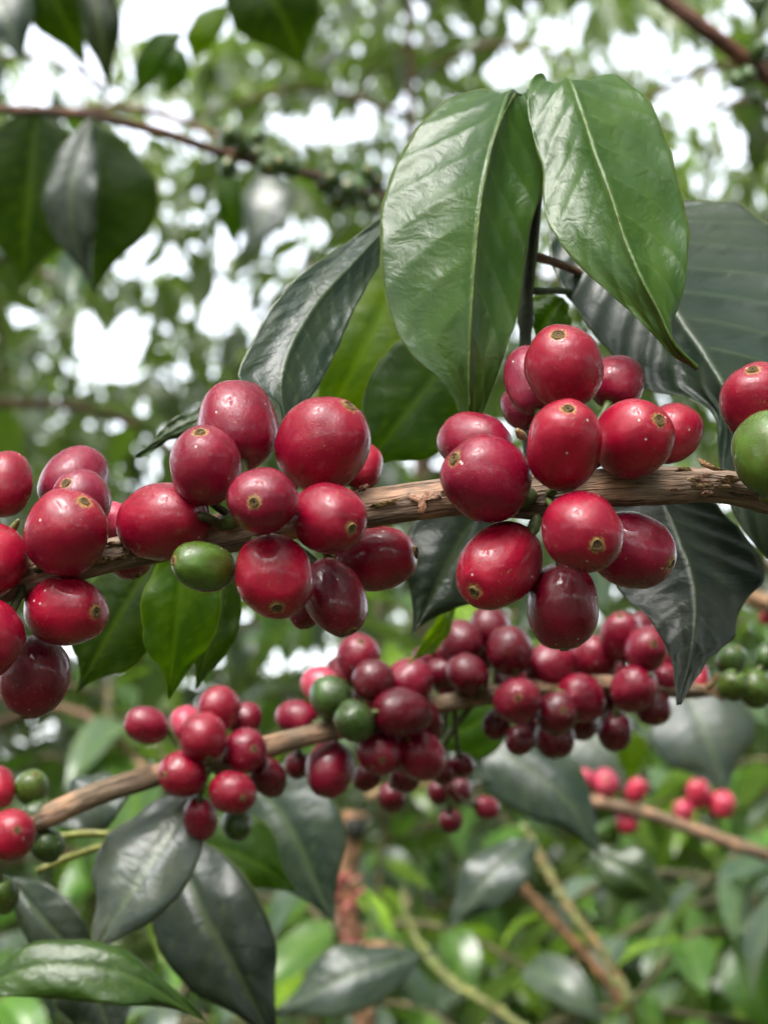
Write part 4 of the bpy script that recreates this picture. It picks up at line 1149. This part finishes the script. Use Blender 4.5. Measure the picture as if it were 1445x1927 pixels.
# far grove: one mass of leaves against the sky
def grove(n, ymin, ymax, name, label, seed, leaf=0.17, color=(0.022, 0.042, 0.014), dens=0.0, side=False):
    g = np.random.default_rng(seed)
    lv = np.array(LOWLEAF[0]); lf = np.array(LOWLEAF[1]); la = np.array(LOWLEAF[2])
    V, Fc, Aa, Rr = [], [], [], []
    b = 0; made = 0; tries = 0
    while made < n and tries < n * 12:
        tries += 1
        y = g.uniform(ymin, ymax)
        x = g.uniform(-0.42, 0.42) * y + g.uniform(-.6, .6)
        z = g.uniform(0.2, 1.45 + y * 0.62)
        dn = mnoise.noise(Vector((x * 1.1, y * 0.8, z * 1.1 + seed))) + 0.5 * mnoise.noise(Vector((x * 2.7, y * 2.1, z * 2.7)))
        dn += 0.55 * mnoise.noise(Vector((x * 5.5, y * 1.2, z * 5.5 + seed)))
        thr = dens if z > 1.45 + y * 0.12 else -0.25
        if dn < thr: continue
        p = Vector((x, y, z)); q = proj(p)
        if q and in_hole(q[0], q[1], -8): continue
        d = Vector((g.uniform(-1, 1), g.uniform(-1, 1), g.uniform(-1.0, .2)))
        Mx = np.array(leaf_matrix(p, d, Vector((g.uniform(-.5, .5), g.uniform(-.5, .5), 1)), leaf * g.uniform(.6, 1.3), g.uniform(-.5, .5)))
        V.append(lv @ Mx[:3, :3].T + Mx[:3, 3]); Fc.append(lf + b); Aa.append(la); Rr.append(np.full(len(lv), g.random()))
        b += len(lv); made += 1
    o = link(name, mesh(name, np.concatenate(V), np.concatenate(Fc), M_FAR, attrs={'lv': ('FLOAT_VECTOR', np.concatenate(Aa)), 'rnd': ('FLOAT', np.concatenate(Rr))}), color=color)
    return meta(o, label, 'foliage', kind='stuff')

grove(13000, 3.6, 6.0, 'grove_foliage', 'blurred mass of coffee foliage farther back in the grove', 11, leaf=0.125, dens=0.15, color=(0.035, 0.056, 0.022))
grove(30000, 6.5, 12.0, 'shade_tree_foliage', 'distant mass of shade tree foliage pierced by white sky', 12, leaf=0.15, color=(0.050, 0.068, 0.038), dens=0.13)

# unseen foliage added overhead and around the camera to narrow the white sky's light
def scatter(name, label, n, seed, pick, leaf, color):
    g = np.random.default_rng(seed)
    lv = np.array(LOWLEAF[0]); lf = np.array(LOWLEAF[1]); la = np.array(LOWLEAF[2])
    V, Fc, Aa, Rr = [], [], [], []
    b = 0; made = 0
    while made < n:
        p = pick(g)
        if p is None: continue
        d = Vector((g.uniform(-1, 1), g.uniform(-1, 1), g.uniform(-.8, .2)))
        Mx = np.array(leaf_matrix(p, d, Vector((g.uniform(-.5, .5), g.uniform(-.5, .5), 1)), leaf * g.uniform(.6, 1.3), g.uniform(-.5, .5)))
        V.append(lv @ Mx[:3, :3].T + Mx[:3, 3]); Fc.append(lf + b); Aa.append(la); Rr.append(np.full(len(lv), g.random()))
        b += len(lv); made += 1
    o = link(name, mesh(name, np.concatenate(V), np.concatenate(Fc), M_FAR, attrs={'lv': ('FLOAT_VECTOR', np.concatenate(Aa)), 'rnd': ('FLOAT', np.concatenate(Rr))}), color=color)
    return meta(o, label, 'foliage', kind='stuff')
FRUIT = P(722, 900, D0)
def pick_added_canopy(g):
    x, y, z = g.uniform(-8, 8), g.uniform(-8, 5), g.uniform(3.6, 5.6)
    q = mnoise.noise(Vector((x * 0.5 + 3, y * 0.5, 0.3))) + 0.5 * mnoise.noise(Vector((x * 1.5, y * 1.5, 8)))
    if q < -0.6: return None
    if y > 0 and z < 1.7 + y * 0.62: return None
    c = (Vector((x, y, z)) - FRUIT).normalized()
    if c.dot(sdir) > math.cos(math.radians(30)) and q < 0.24: return None       # gap cut toward the sun to let light onto the fruit
    return Vector((x, y, z))
def pick_added_sides(g):
    az = g.uniform(math.radians(40), math.radians(320)); r = g.uniform(1.5, 3.6)
    z = g.uniform(0.2, 3.3)
    if mnoise.noise(Vector((math.sin(az) * r * 1.2, math.cos(az) * r * 1.2, z * 1.1))) < -0.12: return None
    return Vector((math.sin(az) * r, math.cos(az) * r, z))
scatter('added_canopy_foliage', 'added unseen leaf canopy overhead filtering the white sky', 12000, 21, pick_added_canopy, 0.36, (0.02, 0.036, 0.014))  # added out of view to block part of the sky and sun
scatter('added_side_foliage', 'added unseen foliage round the fruiting branch, closing off light from the sides', 9000, 22, pick_added_sides, 0.19, (0.018, 0.032, 0.012))  # added out of view to block light from the sides and behind

# ------------------------------------------------------------------ mossy stems and the pruned stump among the low bushes
def stem(path, rpx, label, color, mat, cat='stem'):
    r = empty('plant_stem', P(*path[-1]))
    meta(r, label, cat)
    tube('bark', [P(*q) for q in path], [w * q[2] / FPX for w, q in zip(rpx, path)], mat, r, color, n=90, seg=14, rough=0.35, freq=240, stretch=1.0)
    if mat is M_MOSS:
        c = catmull([P(*q) for q in path], 70); g = random.Random(len(label))
        for k in range(70):
            w = g.uniform(3, 8) * path[0][2] / FPX
            o = link('moss_tuft', SKINS[k % 5], r, False, g.choice(((0.26, 0.29, 0.09), (0.20, 0.24, 0.07), (0.30, 0.30, 0.14), (0.24, 0.17, 0.09))))
            o.matrix_basis = Matrix.Translation(Vector(c[k]) + Vector((g.uniform(-1, 1), g.uniform(-1, 1), g.uniform(-1, 1))) * 7 * path[0][2] / FPX - r.location) @ Matrix.Rotation(g.uniform(0, 6), 4, 'Y') @ Matrix.Diagonal((w * g.uniform(.5, 1.5), w, w * g.uniform(.5, 1.5), 1))
    return r
s1 = stem([(985, 1555, 1.10), (1030, 1640, 1.09), (1075, 1715, 1.08), (1130, 1790, 1.07), (1185, 1885, 1.06), (1260, 2050, 1.05)], [7, 8.5, 9, 9, 10, 10], 'yellow green mossy stem slanting down through the low bushes', (0.34, 0.24, 0.12), M_MOSS)
s2 = stem([(755, 1680, 1.20), (785, 1770, 1.19), (840, 1840, 1.18), (920, 1890, 1.17), (1010, 1960, 1.16), (1100, 2060, 1.15)], [6, 7.5, 8, 8, 9, 9], 'lower green mossy stem curving between glossy leaves', (0.22, 0.24, 0.08), M_MOSS)
s3 = stem([(970, 1655, 1.15), (1020, 1710, 1.15), (1080, 1775, 1.15), (1180, 1900, 1.15), (1320, 2090, 1.15)], [9, 10, 10, 11, 12], 'short brown stem crossing behind the mossy one', (0.30, 0.18, 0.10), M_BARK)
s4 = stem([(668, 1530, 1.0), (660, 1600, 1.0), (652, 1690, 1.0), (665, 1790, 1.0), (700, 2000, 1.0)], [24, 19, 17, 20, 22], 'pruned pinkish stump with dark hollow top and red lichen crust', (0.36, 0.22, 0.13), M_BARK, 'stump')
crust = random.Random(5)
for k in range(110):
    yy = crust.choice((1660, 1690, 1720, 1760, 1785)) + crust.uniform(-16, 16)
    xx = 655 + crust.uniform(-26, 26) + (10 if yy > 1750 else 0)
    o = link('crust', SKINS[k % 5], s4, False, crust.choice(((0.42, 0.10, 0.10), (0.30, 0.06, 0.06), (0.45, 0.20, 0.15))))
    s = 1.0 / FPX * crust.uniform(3, 8)
    o.matrix_basis = Matrix.Translation(P(xx, yy, 1.0 - .006 + crust.uniform(-.002, .006)) - s4.location) @ Matrix.Rotation(crust.uniform(0, 6), 4, 'X') @ Matrix.Rotation(crust.uniform(0, 6), 4, 'Z') @ Matrix.Diagonal((s * crust.uniform(.5, 1.6), s * .6, s * crust.uniform(.5, 1.4), 1))
o = link('hollow', SKINS[0], s4, False, (0.012, 0.014, 0.010))  # near-black solid egg stands in for the shade inside the hole
s = 1.0 / FPX
o.matrix_basis = Matrix.Translation(P(668, 1556, 1.0 - .0055) - s4.location) @ Matrix.Diagonal((20 * s, 10 * s, 26 * s, 1))
tube('side_branch', [P(690, 1500, 1.0), P(740, 1488, 1.0), P(800, 1470, 1.01)], [.0035, .004, .0035], M_BARK, s4, (0.36, 0.25, 0.13), n=14, seg=8)
tube('side_branch', [P(660, 1790, 1.0), P(700, 1782, .995), P(760, 1790, .99)], [.004, .004, .003], M_BARK, s4, (0.40, 0.24, 0.13), n=14, seg=8)
